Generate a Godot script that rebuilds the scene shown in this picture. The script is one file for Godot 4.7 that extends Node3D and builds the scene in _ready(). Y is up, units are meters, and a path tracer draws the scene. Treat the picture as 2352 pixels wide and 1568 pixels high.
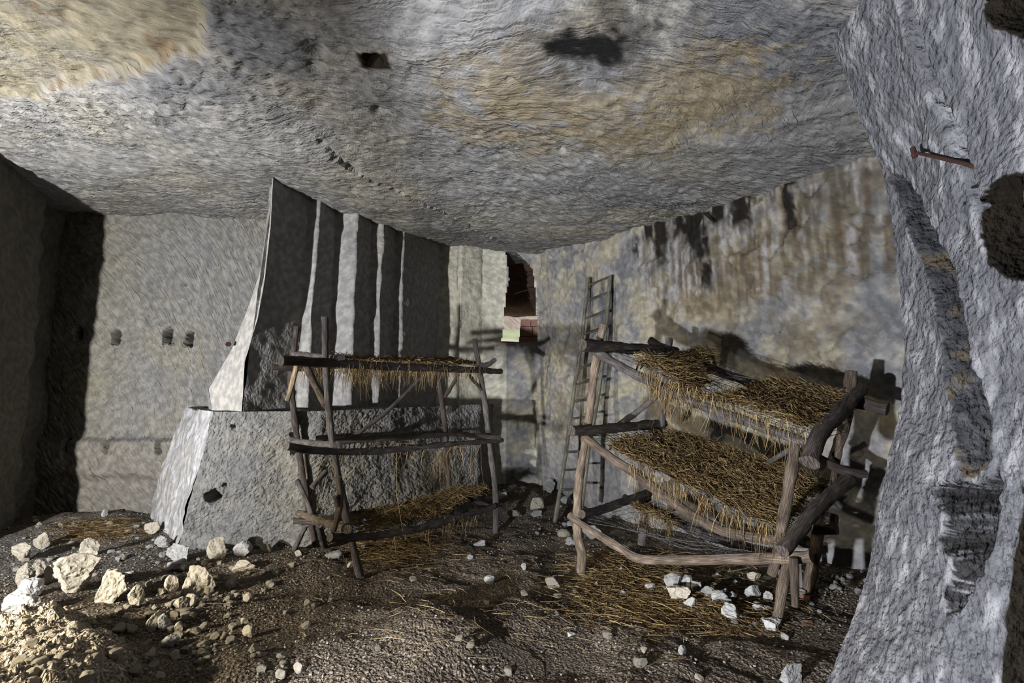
extends Node3D
# A quarry cave with two rough pole bunk beds, a ladder, a ribbed rock wall and rubble.

const FOCAL := 1250.0            # in pixels of a 2352 x 1568 picture
const PITCH := 6.3               # degrees up
const EYE := Vector3(0, 1.6, 0)

var rng := RandomNumberGenerator.new()
var n_low := FastNoiseLite.new()
var n_mid := FastNoiseLite.new()
var n_hi := FastNoiseLite.new()
var n_warp := FastNoiseLite.new()
var M := {}                      # materials
var taken := {}

# ------------------------------------------------------------------ points
func ray(px: float, py: float) -> Vector3:
	var p := deg_to_rad(PITCH)
	var a := (px - 1176.0) / FOCAL
	var b := (784.0 - py) / FOCAL
	return Vector3(a, sin(p) + b * cos(p), -cos(p) + b * sin(p))

func at(px: float, py: float, depth: float) -> Vector3:
	var r := ray(px, py)
	return EYE + r * (depth / -r.z)

func ground(px: float, py: float) -> Vector3:
	var r := ray(px, py)
	var h := 0.0
	var p := EYE
	for k in 6:
		p = EYE + r * ((EYE.y - h) / -r.y)
		h = floor_y(p.x, p.z)
	return p

func level(px: float, py: float, h: float) -> Vector3:
	var r := ray(px, py)
	return EYE + r * ((h - EYE.y) / r.y)

func on(px: float, py: float, a: Vector3, b: Vector3) -> Vector3:   # on the upright plane through a and b
	var n := Vector3(b.z - a.z, 0, a.x - b.x)
	var r := ray(px, py)
	return EYE + r * (n.dot(a - EYE) / n.dot(r))

func smooth(a: float, b: float, x: float) -> float:
	return smoothstep(a, b, x) if a < b else 1.0 - smoothstep(b, a, x)

# ------------------------------------------------------------------ naming
func numbered(called: String) -> String:
	if not taken.has(called):
		taken[called] = 0
		return called
	taken[called] += 1
	return "%s_%03d" % [called, taken[called]]

func tag(o: Node, label: String, category: String, group := "", kind := "") -> void:
	if label: o.set_meta("label", label)
	if category: o.set_meta("category", category)
	if group: o.set_meta("group", group)
	if kind: o.set_meta("kind", kind)

func put(called: String, mesh: Mesh, mat: Material, parent: Node = self) -> MeshInstance3D:
	var o := MeshInstance3D.new()
	o.name = numbered(called) if parent == self else called
	o.mesh = mesh
	o.material_override = mat
	parent.add_child(o, true)
	if parent != self and parent is Node3D and parent.has_meta("base"):
		o.position = -parent.get_meta("base")
	return o

func thing(called: String, label: String, category: String, base: Vector3, group := "") -> Node3D:
	var o := Node3D.new()
	o.name = numbered(called)
	add_child(o)
	o.position = base
	o.set_meta("base", base)
	tag(o, label, category, group)
	return o

func structure(called: String, mesh: Mesh, mat: Material, label: String, category := "wall") -> MeshInstance3D:
	var o := put(called, mesh, mat)
	tag(o, label, category, "", "structure")
	return o

# ------------------------------------------------------------------ meshes
func arrays_mesh(v: PackedVector3Array, n: PackedVector3Array, c: PackedColorArray, uv: PackedVector2Array, idx: PackedInt32Array) -> ArrayMesh:
	var a := []
	a.resize(Mesh.ARRAY_MAX)
	a[Mesh.ARRAY_VERTEX] = v
	a[Mesh.ARRAY_NORMAL] = n
	if c.size(): a[Mesh.ARRAY_COLOR] = c
	if uv.size(): a[Mesh.ARRAY_TEX_UV] = uv
	a[Mesh.ARRAY_INDEX] = idx
	var m := ArrayMesh.new()
	m.add_surface_from_arrays(Mesh.PRIMITIVE_TRIANGLES, a)
	return m

# A grid of nu x nv cells. pos(i, j) -> point; the side that du x dv points to is the outside.
func grid(nu: int, nv: int, pos: Callable, tint: Callable, uvf: Callable, skip: Variant = null) -> ArrayMesh:
	var v := PackedVector3Array()
	var n := PackedVector3Array()
	var c := PackedColorArray()
	var uv := PackedVector2Array()
	var idx := PackedInt32Array()
	var w := nu + 1
	v.resize(w * (nv + 1))
	n.resize(v.size())
	c.resize(v.size())
	uv.resize(v.size())
	for j in nv + 1:
		for i in w:
			v[j * w + i] = pos.call(i, j)
	for j in nv + 1:
		for i in w:
			var k := j * w + i
			var du := v[j * w + mini(i + 1, nu)] - v[j * w + maxi(i - 1, 0)]
			var dv := v[mini(j + 1, nv) * w + i] - v[maxi(j - 1, 0) * w + i]
			n[k] = du.cross(dv).normalized()
			c[k] = tint.call(v[k], i, j)
			uv[k] = uvf.call(v[k], i, j)
	var cut: bool = skip != null
	for j in nv:
		for i in nu:
			if cut and skip.call(i, j):
				continue
			var a := j * w + i
			idx.append_array(PackedInt32Array([a, a + w, a + 1, a + w + 1, a + 1, a + w]))
	return arrays_mesh(v, n, c, uv, idx)

func inside(p: Vector2, poly: PackedVector2Array) -> bool:
	return Geometry2D.is_point_in_polygon(p, poly)

func edge_distance(p: Vector2, poly: PackedVector2Array) -> float:
	var best := 1e9
	for k in poly.size():
		best = minf(best, p.distance_squared_to(Geometry2D.get_closest_point_to_segment(p, poly[k], poly[(k + 1) % poly.size()])))
	return sqrt(best)

# A rock wall along columns [bottom, top], left to right as seen from the room.
func rock_wall(cols: Array, step: float, relief: Callable, tint: Callable, turn: float, skip: Variant = null) -> ArrayMesh:
	var lens := [0.0]
	for k in range(1, cols.size()):
		lens.append(lens[-1] + ((cols[k][0] - cols[k - 1][0]).length() + (cols[k][1] - cols[k - 1][1]).length()) * 0.5)
	var rows := maxi(2, int(ceil((cols[0][1] - cols[0][0]).length() / step)))
	var us := PackedFloat32Array()        # column parameter of every grid column
	for k in range(1, cols.size()):
		var cells := maxi(1, int(ceil((lens[k] - lens[k - 1]) / step)))
		for q in cells:
			us.append(k - 1 + float(q) / cells)
	us.append(cols.size() - 1)
	var high: float = (cols[0][1] - cols[0][0]).length()
	var pos := func(i: int, j: int) -> Vector3:
		var u := us[i]
		var k := mini(int(u), cols.size() - 2)
		var f := u - k
		var t := float(j) / rows
		var lo: Vector3 = cols[k][0].lerp(cols[k + 1][0], f)
		var hi: Vector3 = cols[k][1].lerp(cols[k + 1][1], f)
		var p := lo.lerp(hi, t)
		var along: Vector3 = cols[k + 1][0] - cols[k][0]
		var nn := along.cross(hi - lo).normalized()
		var s: float = lerpf(lens[k], lens[k + 1], f)
		return p + nn * float(relief.call(p, s, t * high))
	var uvf := func(p: Vector3, i: int, j: int) -> Vector2:
		var u := us[i]
		var k := mini(int(u), cols.size() - 2)
		var q := Vector2(lerpf(lens[k], lens[k + 1], u - k), float(j) / rows * high)
		q += Vector2(n_warp.get_noise_2d(q.x * 1.2, q.y * 1.2), n_warp.get_noise_2d(q.y * 1.2 + 40, q.x * 1.2)) * 0.22
		return q.rotated(turn) / 1.6
	return grid(us.size() - 1, rows, pos, tint, uvf, skip)

func rocky(p: Vector3, amp := 0.03) -> float:
	return n_low.get_noise_3dv(p * 1.6) * amp * 1.6 + n_mid.get_noise_3dv(p) * amp + n_hi.get_noise_3dv(p) * amp * 0.2

# ------------------------------------------------------------------ textures
func strokes(side: int, count: int, seed_: int) -> Image:          # short pick marks, all roughly along u
	var h := PackedFloat32Array()
	h.resize(side * side)
	var r := RandomNumberGenerator.new()
	r.seed = seed_
	var grain := n_hi
	for k in count:
		var cx := r.randf() * side
		var cy := r.randf() * side
		var ang := r.randfn(0.0, 0.11)
		var half := r.randf_range(40, 110) * side / 1024.0
		var wide := r.randf_range(6.0, 13.0) * side / 1024.0
		var deep := r.randf_range(0.35, 1.0)
		var bend := r.randfn(0.0, 0.0016)
		var ca := cos(ang)
		var sa := sin(ang)
		for t in range(int(-half), int(half) + 1):
			var taper := 1.0 - absf(t) / half
			taper = minf(1.0, taper * 2.5) * deep
			var lift := bend * t * t
			for q in range(int(-wide), int(wide) + 1):
				var f := q / wide
				var d := (1.0 - f) * 0.5 * (1.0 if f > -0.75 else (f + 1.0) * 4.0) * taper   # steep on one side
				var x := posmod(int(cx + t * ca - (q + lift) * sa), side)
				var y := posmod(int(cy + t * sa + (q + lift) * ca), side)
				var at_ := y * side + x
				if d > h[at_]:
					h[at_] = d
	var fine := FastNoiseLite.new()
	fine.seed = seed_ + 5
	fine.frequency = 0.05
	fine.fractal_octaves = 4
	var gi := fine.get_seamless_image(side, side).get_data()
	var out := PackedByteArray()
	out.resize(side * side)
	for k in side * side:
		out[k] = clampi(int((1.0 - h[k]) * 195.0 + gi[k] * 0.2), 0, 255)
	var im := Image.create_from_data(side, side, false, Image.FORMAT_L8, out)
	return im

func noise_image(side_x: int, side_y: int, freq: float, octaves: int, seed_: int, kind := FastNoiseLite.TYPE_SIMPLEX_SMOOTH, fractal := FastNoiseLite.FRACTAL_FBM) -> Image:
	var f := FastNoiseLite.new()
	f.seed = seed_
	f.frequency = freq
	f.noise_type = kind
	f.fractal_type = fractal
	f.fractal_octaves = octaves
	return f.get_seamless_image(side_x, side_y)

func tinted(im: Image, lo: Color, hi: Color, lowest := 60, highest := 200) -> ImageTexture:
	var src := im.get_data()
	var table := []
	for k in 256:
		var c := lo.lerp(hi, clampf((k - lowest) / float(highest - lowest), 0, 1))
		table.append([int(c.r * 255), int(c.g * 255), int(c.b * 255)])
	var out := PackedByteArray()
	out.resize(src.size() * 3)
	for k in src.size():
		var c: Array = table[src[k]]
		out[k * 3] = c[0]
		out[k * 3 + 1] = c[1]
		out[k * 3 + 2] = c[2]
	return ImageTexture.create_from_image(Image.create_from_data(im.get_width(), im.get_height(), false, Image.FORMAT_RGB8, out))

func material(called: String, color: Color, rough: float, bump: Texture2D = null, deep := 1.0, look: Texture2D = null) -> StandardMaterial3D:
	var m := StandardMaterial3D.new()
	m.resource_name = called
	m.albedo_color = color
	m.roughness = rough
	m.metallic_specular = 0.3
	m.vertex_color_use_as_albedo = true
	if look: m.albedo_texture = look
	if bump:
		m.heightmap_enabled = true
		m.heightmap_texture = bump
		m.heightmap_scale = deep
	M[called] = m
	return m

func make_materials() -> void:
	var tool_marks := ImageTexture.create_from_image(strokes(1024, 950, 3))
	var grain_im := noise_image(1024, 1024, 0.03, 7, 11)
	var grain := ImageTexture.create_from_image(grain_im)
	var pitted := noise_image(1024, 1024, 0.05, 3, 21, FastNoiseLite.TYPE_CELLULAR)
	var mottled := tinted(noise_image(1024, 1024, 0.012, 6, 31), Color(0.84, 0.84, 0.85), Color(1, 1, 1), 70, 190)
	var stringy_im := noise_image(1024, 96, 0.06, 4, 41)
	stringy_im.resize(1024, 1024, Image.INTERPOLATE_CUBIC)
	var stringy := ImageTexture.create_from_image(stringy_im)
	var bark_look := tinted(stringy_im, Color(0.55, 0.52, 0.5), Color(1, 1, 1), 80, 180)
	material("tooled_rock", Color(0.9, 0.9, 0.9), 0.95, tool_marks, 2.2, mottled)
	material("plain_rock", Color(0.9, 0.9, 0.9), 0.95, grain, 0.7, mottled)
	material("rough_rock", Color(0.9, 0.9, 0.9), 0.9, grain, 2.6, mottled)
	var soil_look := tinted(noise_image(1024, 1024, 0.05, 5, 51), Color(0.5, 0.48, 0.46), Color(1, 1, 1), 80, 190)
	material("soil", Color.WHITE, 0.95, grain, 3.2, soil_look)
	material("stone", Color.WHITE, 0.9, ImageTexture.create_from_image(pitted), 0.4)
	M.stone.uv1_triplanar = true
	M.stone.uv1_scale = Vector3.ONE * 1.5
	material("wood", Color.WHITE, 0.75, stringy, 0.5, bark_look)
	material("straw", Color(0.93, 0.93, 0.93), 0.8)
	material("wire", Color(0.36, 0.36, 0.37), 0.5)
	M.wire.metallic = 0.6
	material("string_", Color(0.55, 0.52, 0.46), 0.9)
	material("gravel", Color.WHITE, 0.95)
	material("green_wire", Color(0.10, 0.16, 0.13), 0.7)
	material("rust", Color(0.25, 0.17, 0.14), 0.9, grain, 0.4)
	material("block", Color(0.90, 0.71, 0.62), 0.95, grain, 1.0, mottled)
	material("grass", Color.WHITE, 0.9)
	material("lamp_black", Color(0.05, 0.05, 0.05), 0.5)
	var lens := material("lamp_glass", Color(0.9, 0.9, 0.9), 0.4)
	lens.emission_enabled = true
	lens.emission = Color(1.0, 0.97, 0.9)
	lens.emission_energy_multiplier = 2.0

# ------------------------------------------------------------------ colours of the stone (linear)
const STONE := Color(0.304, 0.298, 0.289)
const OCHRE := Color(0.274, 0.213, 0.125)
const CREAM := Color(0.395, 0.350, 0.236)
const SLATE := Color(0.152, 0.157, 0.171)
const PALE := Color(0.410, 0.410, 0.426)
const HOLLOW_SHADE := Color(0.122, 0.118, 0.114)  # shade painted into the hollow under the flute
const SOOT_AND_SHADE := Color(0.006, 0.006, 0.007)  # soot stain on the roof; also painted shade in the beam holes
const DRIP := Color(0.10, 0.065, 0.04)

func blob(p: Vector3, c: Vector3, r: float, ragged := 0.6) -> float:      # 1 in the middle, 0 outside, with a ragged edge
	var d := p.distance_to(c) / r
	if d > 1.8: return 0.0
	return smooth(1.15, 0.55, d + n_mid.get_noise_3dv(p * 1.3) * ragged + n_hi.get_noise_3dv(p) * ragged * 0.5)

func stone_tint(p: Vector3) -> Color:
	var a := n_low.get_noise_3dv(p * 1.3)
	var c := STONE.lerp(CREAM, clampf(a * 0.7, 0, 0.35)).lerp(SLATE, clampf(n_mid.get_noise_3dv(p * 0.7 + Vector3(9, 4, 2)) * 0.5 - 0.02, 0, 0.4))
	return c * (1.0 + 0.08 * n_hi.get_noise_3dv(p * 0.6))

# ------------------------------------------------------------------ ready
func _ready() -> void:
	var cam := Camera3D.new()
	cam.name = "camera"
	cam.position = EYE
	cam.rotation_degrees = Vector3(PITCH, 0, 0)
	cam.fov = rad_to_deg(2.0 * atan(784.0 / FOCAL))
	cam.near = 0.05
	cam.far = 200.0
	cam.current = true
	add_child(cam)

	var env := Environment.new()
	env.background_mode = Environment.BG_SKY
	env.sky = Sky.new()
	var sm := ProceduralSkyMaterial.new()
	sm.sky_top_color = Color(0.86, 0.88, 0.90)
	sm.sky_horizon_color = Color(0.9, 0.92, 0.95)
	sm.ground_horizon_color = Color(0.5, 0.48, 0.44)
	sm.ground_bottom_color = Color(0.4, 0.38, 0.34)
	sm.sky_energy_multiplier = 1.4
	env.sky.sky_material = sm
	env.tonemap_mode = Environment.TONE_MAPPER_LINEAR
	env.tonemap_exposure = 1.0
	env.sdfgi_enabled = true
	env.ssao_enabled = true
	env.ssil_enabled = true
	var we := WorldEnvironment.new()
	we.name = "environment"
	we.environment = env
	add_child(we)

	# two floodlights and an added heap light on the cave floor, left of the frame
	spot("floodlight_beam", Vector3(-4.9, 1.2, -1.4), Vector3(sin(deg_to_rad(-4)), 0.42, -cos(deg_to_rad(-4))), 72.0, 1.0, 94.0, Color(0.985, 0.98, 0.97))
	spot("floodlight_beam_002", Vector3(-4.0, 1.0, -2.4), Vector3(1.75, -0.85, -1.15), 46.0, 0.8, 15.0, Color(1.0, 0.95, 0.84))  # added beam, brightens the heap and rubble
	spot("floodlight_beam_001", Vector3(-2.1, 0.78, -0.2), Vector3(sin(deg_to_rad(60)), 0.12, -cos(deg_to_rad(60))), 54.0, 0.3, 70.0, Color(0.97, 0.98, 1.0))

	rng.seed = 7
	for d in [[n_low, 0.45, 3, 1], [n_mid, 2.2, 3, 2], [n_hi, 9.0, 3, 3]]:
		d[0].frequency = d[1]
		d[0].fractal_octaves = d[2]
		d[0].seed = d[3]
	n_warp.frequency = 0.3
	n_warp.fractal_octaves = 1
	make_materials()
	build_ceiling()
	build_floor()
	build_walls()
	build_column()
	build_passage()
	build_things()

func spot(called: String, where: Vector3, aim: Vector3, angle: float, blend: float, energy: float, color: Color) -> void:
	var l := SpotLight3D.new()
	l.name = called
	l.position = where
	add_child(l)
	l.look_at_from_position(where, where + aim)
	l.spot_angle = angle
	l.spot_angle_attenuation = blend
	l.spot_range = 40.0
	l.spot_attenuation = 2.0
	l.light_energy = energy
	l.light_color = color
	l.light_size = 0.06
	l.shadow_enabled = true

# ------------------------------------------------------------------ ceiling and floor
func ceiling_y(x: float, z: float) -> float:
	return 4.03 - 0.062 * x + 0.2 * smooth(-7.5, -9.5, z) - 0.05 * smooth(-4.5, -6.5, x)

func build_ceiling() -> void:
	var rim := PackedVector2Array()
	for q in [[462, -300], [450, 0], [468, 55], [458, 128], [395, 140], [330, 172], [285, 200], [130, 225], [80, 250], [-60, 255], [-700, 200], [-900, -300]]:
		var w := level(q[0], q[1], 4.2)
		rim.append(Vector2(w.x, w.z))
	var soot := level(1345, 130, 3.95)
	var soot2 := level(1440, 105, 3.95)
	var ochres := []
	for q in [[1150, 210, .5], [1100, 300, .45], [1250, 250, .5], [1400, 270, .5], [1560, 190, .6], [1680, 210, .55], [1450, 330, .35], [1250, 330, .35], [1350, 60, .25], [1540, 290, .4], [740, 190, .16], [880, 165, .15], [1215, 130, .3]]:
		ochres.append([level(q[0], q[1], 3.98), q[2]])
	var streaks := []
	for q in [[1500, 480, .5], [1330, 525, .5], [1400, 500, .4], [1240, 545, .35]]:
		streaks.append([level(q[0], q[1], 4.0), q[2]])
	var greys := []
	for q in [[1750, 60, .8], [1840, 110, .6], [1700, 10, .6], [330, 215, .5], [430, 200, .45], [520, 60, .6], [380, 320, .3], [600, 130, .5]]:
		greys.append([level(q[0], q[1], 4.1), q[2]])
	var pit := level(858, 138, 4.1)
	var scoops := [[level(727, 125, 4.1), 0.1, 0.05], [level(722, 160, 4.1), 0.08, 0.04], [level(1180, 192, 4.0), 0.05, 0.04], [level(1290, 352, 4.0), 0.05, 0.05], [level(870, 255, 4.1), 0.07, 0.06], [level(770, 372, 4.1), 0.04, 0.08], [level(430, 258, 4.15), 0.06, 0.05]]
	var joint := []
	for q in [[735, 340], [800, 395], [860, 425], [1000, 480], [1085, 522], [1160, 570]]:
		var w := level(q[0], q[1], 4.08)
		joint.append(Vector2(w.x, w.z))
	var x0 := -6.8
	var z0 := -10.2
	var cell := 0.028
	var nu := int(11.2 / cell)
	var nv := int(8.7 / cell)
	var pos := func(i: int, j: int) -> Vector3:
		var x := x0 + i * cell
		var z := z0 + j * cell
		var p := Vector3(x, 4.1, z)
		var q := Vector2(x, z)
		var y := ceiling_y(x, z) + rocky(p, 0.035) * 0.8
		# curved benches of pick work
		var sweep := n_mid.get_noise_2d(x * 0.45 + 3.0, z * 0.45) * 3.0 + q.length() * 1.4
		y += (absf(fposmod(sweep * 2.2, 1.0) - 0.5) - 0.25) * 0.05 * (0.35 + n_low.get_noise_2d(x + 30, z))
		y += absf(n_hi.get_noise_3dv(Vector3(x * 0.5, 0, z * 1.1))) * 0.025
		if x < -1.0 and z > -6.0:
			var rough := Vector3(x * 1.0, 2, z)
			var qj := q + Vector2(n_mid.get_noise_2d(x * 1.6, z * 1.6), n_mid.get_noise_2d(z * 1.6, x * 1.6 + 7)) * 0.09
			var e := edge_distance(qj, rim)
			if inside(qj, rim):
				y += 0.08 * smooth(0.0, 0.06, e) + rocky(p * 1.4, 0.02) * smooth(0.0, 0.3, e)
			else:
				y -= absf(n_hi.get_noise_3dv(rough * 0.9)) * 0.07 * smooth(1.3, 0.1, e) * smooth(0.0, 0.05, e)
		var d := p.distance_to(pit)
		if maxf(absf(x - pit.x), absf(z - pit.z)) < 0.065: y += 0.2
		for s in scoops:
			d = Vector2(x - s[0].x, z - s[0].z).length() / s[1]
			if d < 1.5: y += s[2] * smooth(1.1, 0.4, d + n_hi.get_noise_2d(x, z) * 0.5)
		for k in joint.size() - 1:
			d = q.distance_to(Geometry2D.get_closest_point_to_segment(q, joint[k], joint[k + 1]))
			if d < 0.08 and n_hi.get_noise_2d(x * 0.9, z * 0.9) > -0.12: y += 0.05 * smooth(0.04, 0.01, d + n_hi.get_noise_2d(z, x) * 0.02)
		return Vector3(x, y, z)
	var tint := func(p: Vector3, _i: int, _j: int) -> Color:
		var c := stone_tint(p)
		for o in greys:
			c = c.lerp(SLATE, 0.55 * blob(p, o[0], o[1], 0.7))
		for o in ochres:
			c = c.lerp(OCHRE.lerp(CREAM, 0.25), 0.62 * blob(p, o[0], o[1], 0.9))
		for o in streaks:
			var q: Vector3 = o[0] + (p - o[0]) * Vector3(0.6, 1, 2.6)
			c = c.lerp(CREAM, 0.5 * blob(q, o[0], o[1], 0.5))
		var s := maxf(blob(p, soot, 0.33, 0.6), 0.6 * blob(p, soot2, 0.36, 0.9))
		c = c.lerp(SOOT_AND_SHADE, s * 0.985).lerp(SLATE, 0.5 * blob(p, soot, 0.6, 0.9) * (1.0 - s))
		if p.x < -1.0 and p.z > -6.0 and inside(Vector2(p.x, p.z) + Vector2(n_mid.get_noise_2d(p.x * 1.6, p.z * 1.6), n_mid.get_noise_2d(p.z * 1.6, p.x * 1.6 + 7)) * 0.09, rim):
			var dark := smooth(0.28, 0.42, n_mid.get_noise_3dv(p * 0.8 + Vector3(5, 0, 1)) + 0.3 * n_hi.get_noise_3dv(p))
			c = Color(0.265, 0.238, 0.17).lerp(Color(0.26, 0.243, 0.21), clampf(n_mid.get_noise_3dv(p) + 0.3, 0, 0.8)).lerp(Color(0.16, 0.11, 0.06), 0.75 * dark)
		if maxf(absf(p.x - pit.x), absf(p.z - pit.z)) < 0.105: c = Color(0.03, 0.02, 0.014)  # pit painted near-black for the shade inside it
		return c
	var uvf := func(p: Vector3, _i: int, _j: int) -> Vector2:
		# the marks sweep round in arcs: across in front, lengthwise overhead
		var q := Vector2(p.x, p.z)
		q += Vector2(n_warp.get_noise_2d(q.x, q.y), n_warp.get_noise_2d(q.y + 40, q.x)) * 0.45
		q += Vector2(n_warp.get_noise_2d(q.x * 4, q.y * 4), n_warp.get_noise_2d(q.y * 4 + 40, q.x * 4)) * 0.04
		return q.rotated(0.2) / 1.7
	structure("ceiling", grid(nu, nv, pos, tint, uvf), M.tooled_rock, "pick-marked pale grey rock ceiling with ochre patches and a black soot stain", "ceiling")
	# the rest of the roof, behind and beside what is seen
	var plain := func(p: Vector3, _i: int, _j: int) -> Color: return stone_tint(p)
	var flat := func(p: Vector3, _i: int, _j: int) -> Vector2: return Vector2(p.x, p.z) / 1.7
	var back := func(i: int, j: int) -> Vector3: return Vector3(-11.0 + i * 0.5, 4.2 + n_low.get_noise_2d(i, j) * 0.1, -1.55 + j * 0.5)
	structure("ceiling", grid(34, 13, back, plain, flat), M.tooled_rock, "grey rock ceiling over the near end of the cave, behind the camera", "ceiling")
	var side := func(i: int, j: int) -> Vector3: return Vector3(-11.0 + i * 0.5, 4.45 + n_low.get_noise_2d(i, j + 50) * 0.05, -6.5 + j * 0.5)
	structure("ceiling", grid(9, 11, side, plain, flat), M.tooled_rock, "grey rock ceiling left of the dark side wall, out of the picture", "ceiling")

func bump_at(x: float, z: float, cx: float, cz: float, r: float, h: float) -> float:
	var d := Vector2(x - cx, z - cz).length() / r
	return h * (1.0 - d * d) * (1.0 - d * d) if d < 1.0 else 0.0

func floor_y(x: float, z: float) -> float:
	var y := 0.25 * smooth(1.0, 0.62, Vector2(x + 3.02, z + 2.8).length() / 1.2 + n_mid.get_noise_2d(x * 0.8, z * 0.8) * 0.12)                # the heap at lower left
	y += bump_at(x, z, -3.3, -4.3, 1.3, 0.10)
	y += bump_at(x, z, -0.75, -3.9, 0.9, 0.10) + bump_at(x, z, -1.6, -3.3, 0.7, 0.09)
	y += bump_at(x, z, -0.45, -3.85, 0.5, 0.10) + bump_at(x, z, 0.0, -4.35, 0.45, 0.09) - bump_at(x, z, 0.35, -3.75, 0.5, 0.07)
	y += bump_at(x, z, 0.1, -8.8, 1.5, 0.24)                       # rubble in the far corner
	y += bump_at(x, z, 3.0, -5.2, 0.9, 0.10)
	y += bump_at(x, z, -5.6, -7.2, 1.4, 0.12)
	return y + n_low.get_noise_2d(x * 2.2, z * 2.2) * 0.05

func build_floor() -> void:
	var x0 := -6.8
	var z0 := -2.2
	var cell := 0.024
	var nu := int(11.3 / cell)
	var nv := int(7.9 / cell)
	var strawy := [[ground(1430, 1345), 0.55], [ground(1560, 1400), 0.6], [ground(900, 1265), 0.45], [ground(245, 1215), 0.5]]
	var pos := func(i: int, j: int) -> Vector3:
		var x := x0 + i * cell
		var z := z0 - j * cell
		var y := floor_y(x, z)
		var p := Vector3(x, 0, z)
		var heap := clampf((y - 0.12) * 5.0, 0.0, 1.0)
		y += n_mid.get_noise_3dv(p) * 0.018 + n_hi.get_noise_3dv(p) * 0.012 + n_hi.get_noise_3dv(p * 2.2) * 0.008
		y += heap * (absf(n_hi.get_noise_3dv(p * 0.8)) * 0.10 + absf(n_hi.get_noise_3dv(p * 1.7)) * 0.06)
		return Vector3(x, y, z)
	var tint := func(p: Vector3, _i: int, _j: int) -> Color:
		var c := Color(0.145, 0.117, 0.092).lerp(Color(0.25, 0.21, 0.17), clampf(n_mid.get_noise_3dv(p * 0.8) + 0.5, 0, 1))
		var heap := clampf((floor_y(p.x, p.z) - 0.12) * 7.0 + n_mid.get_noise_3dv(p) * 0.5, 0.0, 1.0)
		c = c.lerp(Color(0.24, 0.23, 0.22), 0.8 * clampf(blob(p, Vector3(-4.6, 0, -6.6), 1.8, 0.5), 0, 1))
		if p.x < -1.5: c = c.lerp(Color(0.86, 0.77, 0.63), heap)
		elif p.z < -7.0: c = c.lerp(Color(0.2, 0.17, 0.13), heap)
		for s in strawy:
			c = c.lerp(Color(0.22, 0.13, 0.035), 0.75 * blob(p, s[0], s[1], 0.9))
		return c * (1.0 + 0.3 * n_hi.get_noise_3dv(p * 1.5))
	var uvf := func(p: Vector3, _i: int, _j: int) -> Vector2: return Vector2(p.x, p.z) / 1.1
	structure("floor", grid(nu, nv, pos, tint, uvf), M.soil, "uneven dark earth floor of the cave, strewn with pebbles and straw", "floor")
	var rest := func(i: int, j: int) -> Vector3: return Vector3(-11.0 + i * 0.4, floor_y(-11.0 + i * 0.4, 5.0 - j * 0.4) - 0.02, 5.0 - j * 0.4)
	structure("floor", grid(42, 40, rest, tint, uvf), M.soil, "dark earth under and around the cave, out of the picture", "floor")

# ------------------------------------------------------------------ walls
func notch(p: Vector3, holes: Array) -> float:      # how deep the put-log holes and notches go at p
	var d := 0.0
	for h in holes:
		var q: Vector3 = p - h[0]
		var a: float = Vector2(q.x, q.z * 0.25).length() / h[1]
		var b: float = absf(q.y + 0.4 * absf(q.x) * (1.0 if h.size() > 4 else 0.0)) / h[2]
		var e := (maxf(a, b) if h.size() > 4 or h[2] > 2.5 * h[1] else sqrt(a * a + b * b)) + n_hi.get_noise_3dv(p * 1.5) * 0.25
		if e < 1.1: d = maxf(d, h[3] * smooth(1.08, 0.85, e))
	return d

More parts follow.
